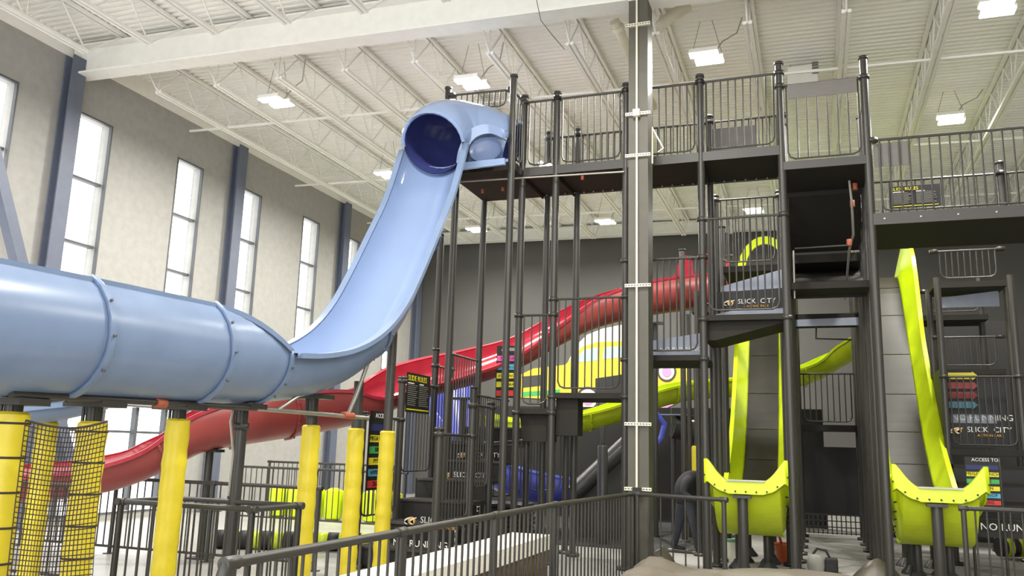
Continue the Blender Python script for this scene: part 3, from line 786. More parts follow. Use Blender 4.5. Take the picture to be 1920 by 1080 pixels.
# riser boards behind the landings
riser(tw, -3.3, -2.62, BY-.1, 2.48, 2.78, 'board_dark', .1)
rb = riser(tw, -2.5, -1.5, BY-.1, 3.03, 3.36, 'board_lilac', .14)
text('NO RUNNING', .1, (-2.26, BY-.11, 3.2), '-Y', 'print_white', rb)
riser(tw, -1.4, -.33, BY-.05, 3.62, 3.78, 'board_lilac', .22)
rb = riser(tw, -1.4, -.33, BY-.08, 3.86, 4.12, 'panel_black', .04); brand(rb, -1.25, BY-.09, 3.93, .17)
riser(tw, -1.3, -.33, BY-.05, 4.14, 4.22, 'board_lilac', .25)
for x, y, z in ((at(1345, 600, Y=14.0).x, 14.0, 5.9), (-.42, 14.0, 5.9), (at(1357, 600, Y=14.9).x, 14.9, 5.6), (at(1280, 600, Y=16.5).x, 16.5, 5.6)): post(tw, x, y, z)
guard(tw, (at(1345, 600, Y=14.0).x, 14.0, 4.7), (-.42, 14.0, 4.7), 1.15, .1); deck(tw, -1.35, -.31, 14.0, 15.1, 4.7)
guard(tw, (-2.2, 16.5, 4.45), (-1.46, 16.5, 4.45), 1.0, .1)
deck(tw, -2.2, -1.4, 16.5, 17.6, 4.45)
for x, y in ((at(1292, 700, Y=17).x, 17), (at(1308, 700, Y=14.5).x, 14.5), (at(1336, 700, Y=16).x, 16), (at(1348, 700, Y=17).x, 17), (at(1362, 700, Y=18).x, 18)): post(tw, x, y, 4.4, .045, cap=False)
# ---- bridge to the right
bd = thing('tower_bridge', 'railed black bridge deck leading off the tower above a launch slide', 'bridge', (3, 12.9, 4.92))
bdz = 4.92
deck(bd, .86, 7.0, FY-.03, 13.75, bdz, .12)
slab('deck_fascia', .86, 7.0, FY-.05, FY-.03, bdz-.13, bdz+.03, 'board_dark', bd)
guard(bd, (.9, FY, bdz), (3.6, FY, bdz), 1.1, .125); guard(bd, (3.6, FY, bdz), (6.9, FY, bdz), 1.1, .125)
guard(bd, (.9, 13.7, bdz), (2.75, 13.7, bdz), .95, .12); guard(bd, (2.75, 13.7, bdz), (5.2, 13.7, bdz), .95, .12)
for x, y in ((2.75, 13.72), (5.2, 13.72), (3.62, FY), (6.95, FY), (6.95, 13.72)): post(bd, x, y, bdz+1.1, z0=0 if x > 3 else bdz-.1)
slab('banner', .92, 1.38, FY+.03, FY+.04, bdz+.72, bdz+1.06, 'banner_grey', bd)
for k in range(12): rod('deck_bolt', (1.0+.45*k, FY-.05, bdz-.05), (1.0+.45*k, FY-.06, bdz-.05), .012, 'galvanised', bd, 6)
def rules_sign(parent, x0, w, h, y, z0, face='-Y', X=None):
    """black board with a yellow SLIDE RULES heading and two columns of small print"""
    def bx(a0, a1, b0, b1, dep, m, nm):
        if face == '-Y': return slab(nm, x0+a0, x0+a1, y-dep-.004, y-dep, z0+b0, z0+b1, m, parent)
        return slab(nm, X+dep, X+dep+.004, x0+a0, x0+a1, z0+b0, z0+b1, m, parent)
    bx(0, w, 0, h, 0, 'print_black', 'sign_board')
    loc = (lambda a, b: (x0+a, y-.008, z0+b)) if face == '-Y' else (lambda a, b: (X+.008, x0+a, z0+b))
    text('SLIDE RULES', min(w*.145, h*.2), loc(w*.05, h*.8), face, 'print_yellow', parent)
    for k in range(11):
        for c0 in (.06, .53):
            bx(w*c0, w*(c0+random.uniform(.3, .4)), h*(.68-.05*k), h*(.695-.05*k), .005, 'print_grey', 'small_print')
    bx(w*.06, w*.3, h*.72, h*.75, .005, 'print_white', 'small_print'); bx(w*.53, w*.7, h*.72, h*.75, .005, 'print_white', 'small_print')
    bx(w*.04, w*.95, h*.06, h*.09, .005, 'print_yellow', 'small_print')
p = at(1668, 392, Y=13.65); q = at(1762, 345, Y=13.65)
sg = thing('rules_sign', 'wide SLIDE RULES board fixed to the bridge railing', 'sign', (p.x, 13.62, p.z))
rules_sign(sg, p.x, q.x-p.x, q.z-p.z, 13.63, p.z)

# ---- entry stair
st = thing('entry_stair', 'black stair with branded risers leading up into the tower', 'stairs', (-5.3, 12, 0))
SX0, SX1 = -5.9, -4.75
for i in range(7):
    y = 10.5+.575*i; z = .285*(i+1)
    slab('tread', SX0, SX1, y, y+.62, z-.06, z, 'deck_black', st)
    rbd = slab('riser', SX0, SX1, y, y+.02, z-.285, z-.06, 'panel_black', st)
    slab('nosing', SX0, SX1, y-.012, y, z-.03, z, 'board_dark', st)
    slab('stringer', SX0-.03, SX0, y, y+.6, z-.4, z, 'deck_black', st)
for px0, py0, yy, s in ((762, 978, 11.05, .2), (828, 893, 12.7, .19), (860, 855, 13.3, .17)):
    p = at(px0, py0, Y=yy); brand(st, p.x, yy-.03, p.z, s)
p = at(737, 1022, Y=10.45); text('NO', .12, (p.x, 10.44, p.z), '-Y', 'print_white', st); text('RUNNING', .12, (p.x+.24, 10.44, p.z), '-Y', 'print_white', st)
for y, z in ((10.4, 2.05), (11.54, 2.63), (12.7, 3.2), (13.35, 3.2), (14.5, 3.2)): post(st, SX0, y, z)
guard(st, (SX0, 10.4, .6), (SX0, 11.54, .6), 1.42); guard(st, (SX0, 11.54, 1.18), (SX0, 12.7, 1.18), 1.42)
guard(st, (ex0, 11.97, 1.65), (ex0, 13.18, 1.65), 1.42, collars=False); guard(st, (SX0, 12.7, 1.65), (SX0, 13.35, 1.65), 1.3)
for y, z in ((10.4, 1.85), (11.54, 2.2), (12.3, 2.3)): post(st, SX1+.02, y, z)
guard(st, (SX1+.02, 10.4, .6), (SX1+.02, 11.54, .6), 1.2); guard(st, (SX1+.02, 11.54, 1.0), (SX1+.02, 12.3, 1.0), 1.25)
# railings in the middle
md = thing('mid_railing', 'black stepped railing between the stair and the tower landings', 'railing', (-4.3, 13.6, 0))
guard(md, at(888, 850, X=-5.33), at(945, 850, X=-5.33), at(888, 740, X=-5.33).z-at(888, 850, X=-5.33).z, .09)
pA = at(888, 740, X=-5.33); post(md, pA.x, pA.y, pA.z+.1); pB = at(945, 754, X=-5.33); post(md, pB.x, pB.y, pB.z+.1)
guard(md, at(905, 940, Y=13.5), at(985, 935, Y=13.5), .95, .1)
guard(md, at(985, 930, Y=13.6), at(1060, 925, Y=13.6), .95, .1)
for q in ((985, 940), (1060, 930), (905, 945)): a = at(q[0], q[1], Y=13.55); post(md, a.x, a.y, a.z+1.0)

# boards with the colour-coded access list
def access_board(parent, X, y0, y1, z0, z1, names, face='+X'):
    w = y1-y0; h = z1-z0; nn = len(names)+1
    def bx(a0, a1, b0, b1, dep, m, nm):
        if face == '+X': return slab(nm, X+dep, X+dep+.006, y0+a0, y0+a1, z0+b0, z0+b1, m, parent)
        return slab(nm, y0+a0, y0+a1, X-dep-.006, X-dep, z0+b0, z0+b1, m, parent)
    loc = (lambda a, b: (X+.02, y0+a, z0+b)) if face == '+X' else (lambda a, b: (y0+a, X-.02, z0+b))
    bx(0, w, 0, h, 0, 'print_black', 'sign_board')
    text('ACCESS TO:', w*.15, loc(w*.2, h*(1-.6/nn)), face, 'print_white', parent)
    for k, (s, m) in enumerate(names):
        zt = 1-(k+1.15)/nn
        bx(w*.03, w*.97, h*(zt-.75/nn+.12/nn), h*zt, .006, m, 'name_strip')
        if s: text(s, w*.14, loc(w*.5, h*(zt-.46/nn)), face, 'print_black' if m not in ('print_navy',) else 'print_grey', parent, align='CENTER')
NAMES = [('', 'print_navy'), ('MEGA LAUNCH', 'print_yellow'), ('RIPTIDE', 'print_green'), ('PYTHON', 'print_yellow'), ('HYPERLOOP', 'print_blue'), ('ZIG ZAG', 'print_red')]
a = at(686, 920, X=-5.86); b = at(727, 773, X=-5.86)
sg = thing('access_board', 'ACCESS TO board with coloured strips at the stair foot railing', 'sign', (-5.86, a.y, a.z))
access_board(sg, -5.86, a.y, b.y+.1, a.z, b.z, NAMES)
a = at(929, 746, Y=13.9); b = at(974, 648, Y=13.9)
sg = thing('access_board', 'ACCESS TO board with a pink strip behind the tower posts', 'sign', (a.x, 13.9, a.z))
access_board(sg, 13.9, a.x, b.x+.05, a.z, b.z, [('TWISTURN', 'print_pink'), ('BIG BLUE', 'print_blue'), ('AVALANCHE', 'print_yellow'), ('COBRA', 'print_yellow'), ('', 'print_red')], '-Y')
a = at(758, 772, X=-5.86); b = at(806, 712, X=-5.86)
sg = thing('rules_sign', 'tall SLIDE RULES board on the stair railing below the red slide', 'sign', (-5.86, a.y, a.z))
rules_sign(sg, a.y, b.y-a.y, b.z-a.z+.05, 0, a.z, '+X', -5.85)

# ---- right-hand tower behind the launch slide
rt = thing('rear_tower', 'dark railed stair tower behind the bridge with coloured arrow boards', 'tower', (2.7, 16.2, 0))
for x, y, z in ((2.05, 15.65, 4.7), (3.15, 15.65, 4.7), (2.05, 16.8, 4.7), (3.3, 16.8, 4.7), (2.3, 18.4, 4.7), (3.15, 18.4, 5.2), (3.5, 15.2, 4.7), (3.66, 15.3, 4.7), (4.3, 15.65, 4.7)): post(rt, x, y, z, cap=False)
def RZ(py, x=1810, y=15.65): return at(x, py, Y=y).z
deck(rt, 2.05, 3.15, 15.6, 16.8, RZ(842)); guard(rt, (2.05, 15.65, RZ(842)), (3.15, 15.65, RZ(842)), RZ(706)-RZ(842), .1)
for pyf, pyr, yy in ((692, 632, 16.8), (528, 470, 16.2), (590, 545, 18.0)):
    zf = RZ(pyf, 1800, yy); deck(rt, 2.05, 3.2, yy, yy+.9, zf); guard(rt, (2.1, yy, zf), (3.15, yy, zf), RZ(pyr, 1800, yy)-zf, .1)
a = at(1765, 573, Y=16.7); b = at(1872, 545, Y=16.7); riser(rt, a.x, b.x, 16.7, a.z-.04, b.z-.1, 'board_lilac', .1)
for k, mm in enumerate(('arrow_yellow_shaded', 'arrow_red_shaded', 'arrow_red_shaded', 'arrow_blue_shaded')):
    p = at(1778, 711+k*18, Y=15.8); w = .42; h = .11
    sgn = MB().poly([(p.x, 15.8, p.z), (p.x+w-.06, 15.8, p.z), (p.x+w-.06, 15.8, p.z-.02), (p.x+w+.03, 15.8, p.z+h/2), (p.x+w-.06, 15.8, p.z+h+.02), (p.x+w-.06, 15.8, p.z+h), (p.x, 15.8, p.z+h)], (0, .01, 0))
    build(sgn, 'arrow_strip', mm, rt)
slab('arrow_board', 2.12, 3.0, 15.83, 15.85, RZ(775), RZ(702), 'print_black', rt)
rbd = slab('riser_board', at(1783, 780, Y=15.9).x, at(1868, 780, Y=15.9).x, 15.9, 15.92, RZ(792), RZ(768), 'board_lilac', rt)
text('NO RUNNING', .14, (at(1784, 788, Y=15.9).x, 15.88, RZ(787)), '-Y', 'print_white', rt)
slab('riser_board', 2.12, 3.1, 15.9, 15.92, RZ(838), RZ(793), 'panel_black', rt); brand(rt, at(1784, 808, Y=15.88).x, 15.88, RZ(809), .2)
slab('side_panel', 2.02, 2.05, 15.65, 16.7, RZ(830), RZ(690), 'board_dark', rt)
for k in range(4): deck(rt, 2.05, 3.2, 15.2-.4*k, 15.7-.4*k, RZ(842)-.25*(k+1), .06, 'tread'); slab('riser', 2.05, 3.2, 15.2-.4*k, 15.22-.4*k, RZ(842)-.25*(k+2), RZ(842)-.25*(k+1)-.06, 'panel_black', rt)
a = at(1838, 993, Y=13.95); text('NO RUNNING', .14, (a.x, 13.95, a.z), '-Y', 'print_white', rt)
a = at(1814, 948, Y=13.8); b = at(1872, 858, Y=13.8)
sg = thing('access_board', 'ACCESS TO board with coloured strips beside the launch slide lip', 'sign', (a.x, 13.8, a.z))
access_board(sg, 13.8, a.x, b.x, a.z, b.z, NAMES, '-Y')
for s in (0, 1): rod('stand_leg', (a.x+.05+s*.4, 13.83, 0), (a.x+.05+s*.4, 13.83, b.z), .02, 'steel_black', sg, 8)

# ================================================================== RAILINGS ON THE FLOOR
def railing(name, label, pts, h, step=.11, r=.0105, rr=.026, posts=True, lift=.1, ends=True, z0=0):
    t = thing(name, label, 'railing', (pts[0][0], pts[0][1], z0))
    for a, b in zip(pts[:-1], pts[1:]):
        a, b = V((a[0], a[1], z0)), V((b[0], b[1], z0)); L = (b-a).length; u = (b-a)/L; Z = V((0, 0, 1))
        m = MB(); m.tube([a+Z*h, b+Z*h], rr, 12); build(m, 'top_rail', 'steel_black', t, smooth=True)
        m = MB(); m.tube([a+Z*lift, b+Z*lift], rr*.7, 8); build(m, 'bottom_rail', 'steel_black', t, smooth=True)
        n = int(L/step)
        for k in range(1, n): rod('bar', a+u*(L*k/n)+Z*lift, a+u*(L*k/n)+Z*h, r, 'steel_black', t, 6)
        np_ = max(1, int(round(L/1.9)))
        for k in range(np_+1):
            q = a+u*(L*k/np_); rod('post', q, q+Z*h, .03, 'steel_black', t, 10)
            rod('coupling', q+Z*(h)-u*.05, q+Z*h+u*.05, rr+.007, 'steel_black', t, 12)
            slab('foot_plate', q.x-.06, q.x+.06, q.y-.06, q.y+.06, z0, z0+.012, 'steel_black', t)
    return t
RH = 1.1
p0 = at(432, 1056, Z=RH); pm = at(1040, 946, Z=RH); p1 = at(1186, 926, Z=RH)
nr = railing('near_railing', 'long black picket railing running towards the black building column', [(p0.x, p0.y), (pm.x, pm.y), (p1.x, p1.y)], RH, .115)
e = V((p0.x, p0.y, RH)); build(MB().tube([e+V((0, .05, 0)), e, e+V((0, -.03, -.012)), e+V((0, -.045, -.05)), e+V((0, -.045, -1.09))], .032, 12), 'end_post', 'steel_black', nr, smooth=True)
p2 = at(1357, 937, Z=RH)
railing('corner_railing', 'short black picket railing between the building column and the launch slide', [(p1.x+.06, p1.y), (p2.x, p2.y)], RH, .17)
q0 = at(1806, 953, Z=RH)
railing('side_railing', 'black picket railing beside the right launch slide', [(q0.x, q0.y), (q0.x+2.4, q0.y+.05)], RH, .12)
a = at(200, 942, Z=1.05); b = at(507, 952, Z=1.05)
railing('enclosure_railing', 'black railing enclosure around the bare black slide post', [(a.x+.05, 7.1), (a.x, 6.45), (b.x, 6.45), (b.x+.05, 7.1), (a.x+.05, 7.1)], 1.05, .13)
a = at(-60, 893, Z=1.05); b = at(640, 913, Z=1.05)
railing('lane_railing', 'long black railing in front of the red slide run', [(-11.3, 9.9), (b.x, 9.9)], 1.05, .13)
railing('far_railing', 'far black railing in front of the neon cushions along the pale wall', [(-11.6, 15.2), (-7.6, 15.2)], 1.1, .13)
railing('wall_railing', 'black railing close to the pale wall behind the neon cushions', [(-12.6, 17.8), (-9.2, 17.8)], 1.15, .13)
railing('run_railing', 'black railing beside the red slide end by the glazed wall', [(-10.4, 7.6), (-7.7, 7.6)], 1.08, .13)

# white-capped ledge behind the near railing
lg = thing('padded_ledge', 'low brown wooden ledge with white foam caps behind the near railing', 'ledge', (-3.2, 7.3, 0))
slab('ledge_body', -3.4, -3.0, 4.4, 9.75, 0, .5, 'wood_brown', lg)
for k in range(9): slab('foam_cap', -3.44, -2.96, 4.4+.6*k, 4.4+.6*k+.585, .5, .66, 'white_foam', lg)
for k in range(9): slab('ledge_batten', -3.0, -2.97, 4.5+.6*k, 4.56+.6*k, 0, .48, 'wood_brown', lg)

# ================================================================== TARP
import mathutils.noise as mn
tp_ = MB(); NX, NY = 90, 80; tx0, tx1, ty0, ty1 = -2.2, 7.5, 4.6, 11.2
def tz(x, y):
    d = min((x-tx0)/.5, (ty1-y)/.45, 1.0); d = max(d, 0)
    z = .33*(d**.55)+.07*mn.noise(V((x*.8, y*.8, 1)))+.03*mn.noise(V((x*3, y*3, 4)))*(1+2.5*(1-d))
    if x < tx0+.8: z += .14*max(0, 1-abs(x-tx0-.25)/.5)*(1+.8*mn.noise(V((1, y*2.2, 0))))
    return max(z, .012)
secs = []
for j in range(NY+1):
    y = ty0+(ty1-ty0)*j/NY
    secs.append([(tx0+(tx1-tx0)*i/NX+.05*mn.noise(V((i*.3, j*.3, 9))), y+(.22*mn.noise(V((i*.22, 5, 0))) if j == NY else 0), tz(tx0+(tx1-tx0)*i/NX, y)) for i in range(NX+1)])
build(tp_.strip(secs), 'tarpaulin', 'tarp', None, smooth=True, solid=.008, label='crumpled beige tarpaulin spread over the floor before the launch slides', cat='tarp')
for (qx, qy, w, h, lab) in ((1645, 1050, .75, .33, 'folded tarpaulin heap at the foot of the black post row'), (1238, 1035, .5, .3, 'crumpled tarpaulin heap beside the building column base')):
    p = at(qx, qy, Y=12.45); hp_ = MB(); nn = 18; ss = []
    for j in range(nn+1):
        v_ = -1+2*j/nn; row = []
        for i in range(nn+1):
            u_ = -1+2*i/nn; r_ = max(abs(u_), abs(v_))
            z = h*max(0, 1-abs(u_)**1.4)*max(0, 1-v_*v_)+.06*mn.noise(V((u_*3, v_*3, qx)))*(1-r_)
            row.append((p.x+u_*w/2, 12.5+v_*.3, max(.01, z+.02)))
        ss.append(row)
    build(hp_.strip(ss), 'tarpaulin_heap', 'tarp_under', None, smooth=True, solid=.008, label=lab, cat='tarp')

# ================================================================== ROPE NET
nt_ = thing('rope_net', 'black rope safety net hanging between the strapped yellow posts', 'net', at(125, 1075, d=5.6))
A0 = at(48, 788, d=5.75); A1 = at(208, 790, d=5.9); zb_ = .45
cords = MB(); nc, nr_ = 24, 38
def npt(u, v):
    top = A0.lerp(A1, u); sag = .05*4*u*(1-u); z = (top.z-sag)*(1-v)+zb_*v
    return V((top.x-.02*math.sin(v*3), top.y+.03*math.sin(u*5+v*2), z))
for i in range(nc+1): cords.tube([npt(i/nc, k/12) for k in range(13)], .0035, 4)
for j in range(nr_+1): cords.tube([npt(k/10, j/nr_) for k in range(11)], .0035, 4)
build(cords, 'netting', 'net_cord', nt_, kind='stuff')
build(MB().tube([npt(k/10, 0) for k in range(11)], .009, 6), 'border_rope', 'net_cord', nt_)
# silver foil heap below the net
fh = MB(); p = at(95, 1078, d=6.15); ss = []
for j in range(15):
    row = []
    for i in range(25):
        u_ = -1+2*i/24; v_ = -1+2*j/14
        row.append((p.x+u_*.7, p.y+v_*.17, max(.01, (.42+.16*mn.noise(V((u_*5, v_*4, 3))))*(1-.5*v_*v_)*(1-u_**4))))
    ss.append(row)
build(fh.strip(ss), 'sheeting_heap', 'galvanised', None, solid=.006, label='crinkled silvery plastic sheeting heap under the rope net', cat='sheeting')

# ================================================================== BACKGROUND OBJECTS
build(MB().box(-6.6, -1.75, 14.7, 21.45, 0, .02), 'dark_floor_sheet', 'panel_black', None, label='thin dark floor sheet around the slide posts before the black partition', cat='flooring')  # thin dark sheet over the concrete, making this stretch of floor darker
pt = thing('black_partition', 'tall black partition wall below the car mural', 'partition', (-4, 21.5, 0))
for k in range(7): slab('panel', -8.2+1.2*k, -8.2+1.2*k+1.18, 21.5, 21.56, 0, 2.75, 'panel_black', pt)
pt2 = thing('black_partition', 'black partition wall behind the right stair tower', 'partition', (4, 20, 0))
for k in range(5): slab('panel', 1.0+1.2*k, 2.18+1.2*k, 20.2, 20.26, 0, 4.6, 'panel_black', pt2)
# car mural on the back wall
YM = 26.99
mu = thing('car_mural', 'bright yellow and pink painted car mural on the dark back wall', 'mural', at(1130, 760, Y=YM))
def flat(pts, m, nm, k): return build(MB().poly([at(x, y, Y=YM-.012*k) for x, y in pts], (0, .012*k+.01, 0)), nm, m, mu)
flat([(955, 770), (1290, 770), (1290, 600), (955, 600)][::-1], 'mural_cream', 'mural_ground', 0) if False else None
flat([(975, 790), (1165, 790), (1165, 720), (1290, 720), (1290, 745), (1200, 790), (1165, 800), (975, 800)], 'mural_pink', 'painted_road', 1)
flat([(1060, 690), (1078, 650), (1100, 628), (1130, 616), (1170, 608), (1200, 622), (1215, 655), (1180, 690)], 'mural_cream', 'painted_smoke', 1)
flat([(975, 745), (977, 702), (1000, 691), (1060, 684), (1092, 650), (1122, 641), (1170, 640), (1218, 662), (1288, 674), (1288, 715), (1200, 735), (1160, 742), (1060, 750)], 'mural_yellow', 'painted_body', 2)
flat([(1070, 681), (1096, 655), (1122, 651), (1120, 676)], 'mural_glass', 'painted_window', 3)
flat([(1130, 674), (1132, 651), (1168, 649), (1198, 666)], 'mural_glass', 'painted_window', 3)
flat([(978, 706), (1022, 702), (1024, 722), (980, 727)], 'board_dark', 'painted_grille', 3)
flat([(978, 735), (1050, 730), (1050, 738), (978, 744)], 'print_green', 'painted_bumper', 3)
flat([(980, 770), (1165, 760), (1165, 800), (980, 800)], 'mural_pink', 'painted_road', 3)
for wx, wy, wr in ((1102, 748, 22), (1250, 697, 18)):
    for f_, m in ((1.0, 'board_dark'), (.8, 'mural_cream'), (.5, 'mural_pink')):
        flat([(wx+wr*f_*math.cos(2*math.pi*k/20), wy+wr*1.05*f_*math.sin(2*math.pi*k/20)) for k in range(20)], m, 'painted_wheel', 4+(1-f_)*5)

# black padded ramp beside the column
rm = thing('padded_ramp', 'shiny black padded ramp with a thick rolled edge behind the railing', 'ramp', at(1120, 930, d=15.9))
a, b = at(1075, 925, d=15.9), at(1180, 828, d=16.2)
build(MB().tube([a, a.lerp(b, .5), b], .17, 14), 'rolled_edge', 'pad_black', rm, smooth=True)
build(MB().poly([a+V((0, .05, 0)), b+V((0, .05, 0)), V((b.x, b.y+.05, 0)), V((a.x, a.y+.05, 0))], (0, .5, 0)), 'side_pad', 'pad_black', rm)
pp = at(1130, 835, d=15.2); bl = thing('bollard', 'black padded bollard standing beside the padded ramp', 'post', (pp.x, pp.y, 0))
build(MB().lathe((pp.x, pp.y, 0), [(.095, 0), (.095, pp.z-.03), (.08, pp.z)], 16), 'foam_pad', 'pad_black', bl, smooth=True)
rod('core', (pp.x, pp.y, pp.z-.01), (pp.x, pp.y, pp.z+.35), .04, 'steel_black', bl, 10)
# violet bracketed machine behind
p = at(1262, 800, d=17.5); mc = thing('violet_slide_end', 'small violet slide end with a black chute behind the tower', 'slide', (p.x, p.y, 0))
build(MB().tube([at(1262, 800, d=17.5), at(1312, 812, d=17.5)], .24, 14), 'chute_barrel', 'pad_black', mc, smooth=True)
build(MB().tube([at(1230, 775, d=17.2), at(1246, 795, d=17.2), at(1240, 820, d=17.2), at(1232, 832, d=17.2)], .06, 8), 'bracket', 'violet', mc, smooth=True)
rod('post', (p.x, p.y, 0), (p.x, p.y, p.z), .05, 'steel_black', mc, 10)
slab('cover_plate', p.x-.25, p.x+.4, p.y-.2, p.y+.2, at(1262, 777, d=17.5).z-.02, at(1262, 777, d=17.5).z, 'board_lilac', mc)
# stacked mats by the stair
p = at(948, 962, Y=14.0)
for k in range(6):
    m = MB(); z = .28+.075*k; o = random.uniform(-.03, .03); w = random.uniform(.4, .44)
    m.box(p.x-w+o, p.x+w+o, 14.0-.35, 14.35, z, z+.066)
    build(m, 'slide_mat', 'pad_black', None, bevel=.02, label='black slide mat beside the stair, '+['bottom one of', 'second from bottom in', 'third from bottom in', 'third from top in', 'second from top in', 'topmost of'][k]+' its pile', cat='mat', group='slide mats piled beside the stair')
mt = thing('mat_rack', 'low black rack under the pile of slide mats', 'rack', (p.x, 14.0, 0))
slab('shelf', p.x-.45, p.x+.45, 13.65, 14.35, .24, .28, 'panel_black', mt)
for sx in (-.4, .4):
    for sy in (13.7, 14.3): rod('leg', (p.x+sx, sy, 0), (p.x+sx, sy, .24), .025, 'steel_black', mt)
# neon cushions by the pale wall
for k in range(7):
    x = -11.3+.47*k; m = MB(); m.lathe((x, 16.4, 0), [(.1, 0), (.2, .05), (.22, .5), (.2, .62), (.08, .68)], 14)
    build(m, 'bean_cushion', 'neon', None, smooth=True, label='neon yellow upright cushion behind the far railing, '+ORD[k]+' from the windowed wall', cat='cushion', group='neon cushions along the pale wall')
# striped foam rolls
def striped(p, q, r, label):
    t = thing('striped_roll', label, 'roll', p); p, q = V(p), V(q); n = 14
    for k in range(n): rod('stripe', p.lerp(q, k/n), p.lerp(q, (k+1)/n), r, 'neon_dull' if k % 2 else 'print_black', t, 12)
a = at(1872, 1030, d=14.5); a.z = .2; striped(a, a+V((1.4, .5, 0)), .16, 'black and yellow striped foam roll behind the side railing')
a = at(410, 985, d=13.0); a.z = .14; striped(a, a+V((2.2, .9, 0)), .14, 'black and yellow striped foam roll beyond the railing enclosure')
# yellow padded post behind the person
p = at(1307, 836, d=16.2); yp = thing('padded_post', 'orange-yellow padded post behind the stooping person', 'post', (p.x, p.y, 0))
build(MB().lathe((p.x, p.y, 0), [(.1, 0), (.105, .05), (.105, p.z-.03), (.09, p.z), (.05, p.z)], 18), 'foam_pad', 'pad_yellow', yp, smooth=True)
rod('steel_post', (p.x, p.y, p.z-.02), (p.x, p.y, 3.4), .05, 'steel_black', yp, 12)

# buckets and tools at the slide feet
p = at(1476, 1040, Z=.12); bk = thing('orange_bucket', 'orange rubble bucket full of tools beside the black posts', 'bucket', (p.x, p.y, 0))
build(MB().lathe((p.x, p.y, 0), [(.13, 0), (.15, .02), (.2, .26), (.215, .27), (.215, .29), (.19, .29), (.17, .2)], 20), 'pail', 'bucket_orange', bk, smooth=True)
for k in range(5):
    a = k*1.25; rod('tool_handle', (p.x+.05*math.cos(a), p.y+.05*math.sin(a), .1), (p.x+.13*math.cos(a), p.y+.13*math.sin(a), .33+.02*k), .016, ('bucket_orange', 'panel_black', 'wood_brown', 'print_red', 'galvanised')[k], bk, 8)
p = at(1373, 1040, Z=.1); bk = thing('white_bucket', 'white plastic bucket with a green rim behind the launch slide post', 'bucket', (p.x, p.y, 0))
build(MB().lathe((p.x, p.y, 0), [(.13, 0), (.15, .3), (.14, .3), (.12, .05)], 20), 'pail', 'white_foam', bk, smooth=True)
build(MB().lathe((p.x, p.y, .3), [(.155, 0), (.16, .012), (.155, .03), (.13, .03)], 20), 'rim', 'bucket_green', bk, smooth=True)
p = at(1530, 1050, Y=13.6); vc = thing('power_tool', 'grey and black power tool lying between the post rows', 'tool', (p.x, 13.6, 0))
build(MB().lathe((p.x, 13.6, 0), [(.12, 0), (.13, .1), (.11, .2), (.06, .24)], 14), 'motor', 'print_grey', vc, smooth=True)
build(MB().box(p.x+.12, p.x+.3, 13.52, 13.68, 0, .2), 'battery', 'panel_black', vc, bevel=.02)
build(MB().tube([(p.x-.05, 13.6, .22), (p.x+.02, 13.6, .32), (p.x+.14, 13.6, .3), (p.x+.2, 13.6, .18)], .018, 8), 'handle', 'panel_black', vc, smooth=True)

# ================================================================== PERSON
def skin_body(name, verts, edges, m, parent, sub=2, root_i=0):
    me = bpy.data.meshes.new(name); org = ORG[parent.name]
    me.from_pydata([tuple(V(v[:3])) for v in verts], edges, [])
    o = bpy.data.objects.new(name, me); COL.objects.link(o); o.parent = parent; ORG[o.name] = org
    md = o.modifiers.new('skin', 'SKIN'); md.use_smooth_shade = True
    sv = me.skin_vertices[0].data if me.skin_vertices else None
    if sv is None:
        bpy.context.view_layer.objects.active = o
        me.skin_vertices.new() if hasattr(me.skin_vertices, 'new') else None
        sv = me.skin_vertices[0].data
    for i, v in enumerate(verts):
        r = v[3]; sv[i].radius = r if isinstance(r, tuple) else (r, r); sv[i].use_root = (i == root_i)
    ms = o.modifiers.new('sub', 'SUBSURF'); ms.levels = sub; ms.render_levels = sub
    me.materials.append(MATS[m])
    return o
def blob(name, chains, m, parent):
    """one continuous limb surface: tapered chains fused by a voxel remesh"""
    mb = MB()
    for ch in chains:
        pts = resample(ch, 4); mb.tube([V(p[:3])+ORG[parent.name] for p in pts], [max(.01, p[3]) for p in pts], 14)
    o = build(mb, name, m, parent, smooth=True)
    r = o.modifiers.new('fuse', 'REMESH'); r.mode = 'VOXEL'; r.voxel_size = .018; r.use_smooth_shade = True
    k = o.modifiers.new('relax', 'SMOOTH'); k.iterations = 6; k.factor = .5
    return o
pe = at(1289, 1036, Z=0)
person = thing('person', 'person in a black jacket and dark jeans stooping beside the launch slide', 'person', pe)
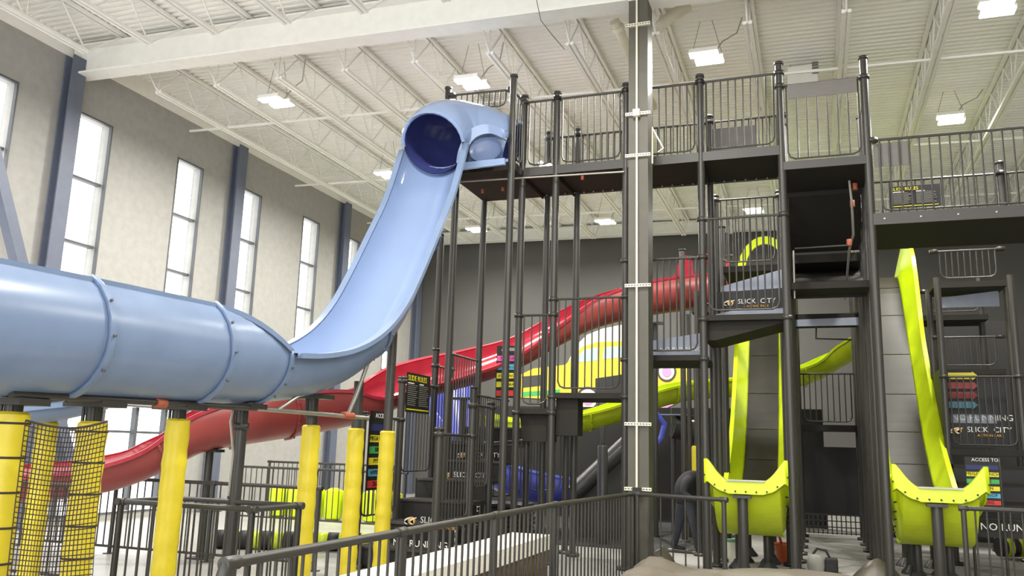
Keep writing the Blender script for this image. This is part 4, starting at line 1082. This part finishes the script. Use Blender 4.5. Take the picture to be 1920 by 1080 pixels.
# local axes: +x towards the slide (right), feet on z=0
blob('trousers', [[(0, 0, 1.0, .16), (0, 0, .9, .175), (0, 0, .8, .14)], [(-.05, .05, .88, .125), (-.11, .09, .68, .105), (-.15, .12, .48, .08), (-.21, .17, .26, .068), (-.26, .2, .08, .062)],
                  [(.05, -.05, .88, .125), (.1, -.08, .68, .105), (.13, -.1, .48, .08), (.16, -.06, .26, .068), (.18, -.02, .08, .062)]], 'cloth_jeans', person)
blob('jacket', [[(0, 0, .82, .17), (-.02, 0, .95, .19), (.0, 0, 1.08, .195), (.07, 0, 1.19, .17), (.17, 0, 1.24, .12), (.27, 0, 1.26, .07)],
                [(.06, .12, 1.18, .1), (.06, .24, 1.14, .085), (.08, .31, .98, .068), (.18, .33, .9, .055), (.32, .31, .86, .045)],
                [(.06, -.12, 1.18, .1), (.02, -.24, 1.14, .085), (.0, -.31, .98, .068), (.12, -.33, .9, .055), (.28, -.31, .86, .045)]], 'cloth_black', person)
hd = [(.28, 0, 1.26, .055), (.36, 0, 1.28, .06), (.43, 0, 1.28, (.085, .1)), (.51, 0, 1.25, (.075, .085)), (.56, 0, 1.21, .045)]
hobj = skin_body('head', hd, [(0, 1), (1, 2), (2, 3), (3, 4)], 'skin', person)
hm = MB()
for i in range(9):
    pass
hair = skin_body('hair', [(.36, 0, 1.33, .05), (.42, 0, 1.335, (.09, .085)), (.49, 0, 1.33, .055)], [(0, 1), (1, 2)], 'hair', person)
for s in (-1, 1):
    # hands: palm with five bent fingers reaching forward
    b = V((.32 if s > 0 else .28, .31*s, .86))
    hv = [(b.x, b.y, b.z, .032), (b.x+.05, b.y, b.z-.03, (.036, .02)), (b.x+.09, b.y, b.z-.05, (.04, .018))]; he = [(0, 1), (1, 2)]
    for k, (dy, ln) in enumerate(((-.03, .06), (-.01, .075), (.01, .08), (.03, .065))):
        i0 = len(hv); hv += [(b.x+.1, b.y+dy, b.z-.06, .0095), (b.x+.1+ln*.5, b.y+dy*1.1, b.z-.085, .009), (b.x+.1+ln*.7, b.y+dy*1.1, b.z-.085-ln*.55, .008)]
        he += [(2, i0), (i0, i0+1), (i0+1, i0+2)]
    i0 = len(hv); hv += [(b.x+.06, b.y-s*.045, b.z-.05, .011), (b.x+.09, b.y-s*.055, b.z-.085, .009)]; he += [(1, i0), (i0, i0+1)]
    skin_body('hand', hv, he, 'skin', person, 1)
    fx, fy = ((-.26, .2) if s > 0 else (.18, -.02))
    sh = skin_body('shoe', [(fx-.04, fy, .07, (.05, .06)), (fx+.02, fy, .055, (.05, .05)), (fx+.11, fy-.02, .045, (.05, .042)), (fx+.2, fy-.03, .035, (.042, .032))], [(0, 1), (1, 2), (2, 3)], 'print_black', person)
    slab('sole', pe.x+fx-.09, pe.x+fx+.24, pe.y+fy-.07, pe.y+fy+.05, 0, .022, 'shoe_white', person)
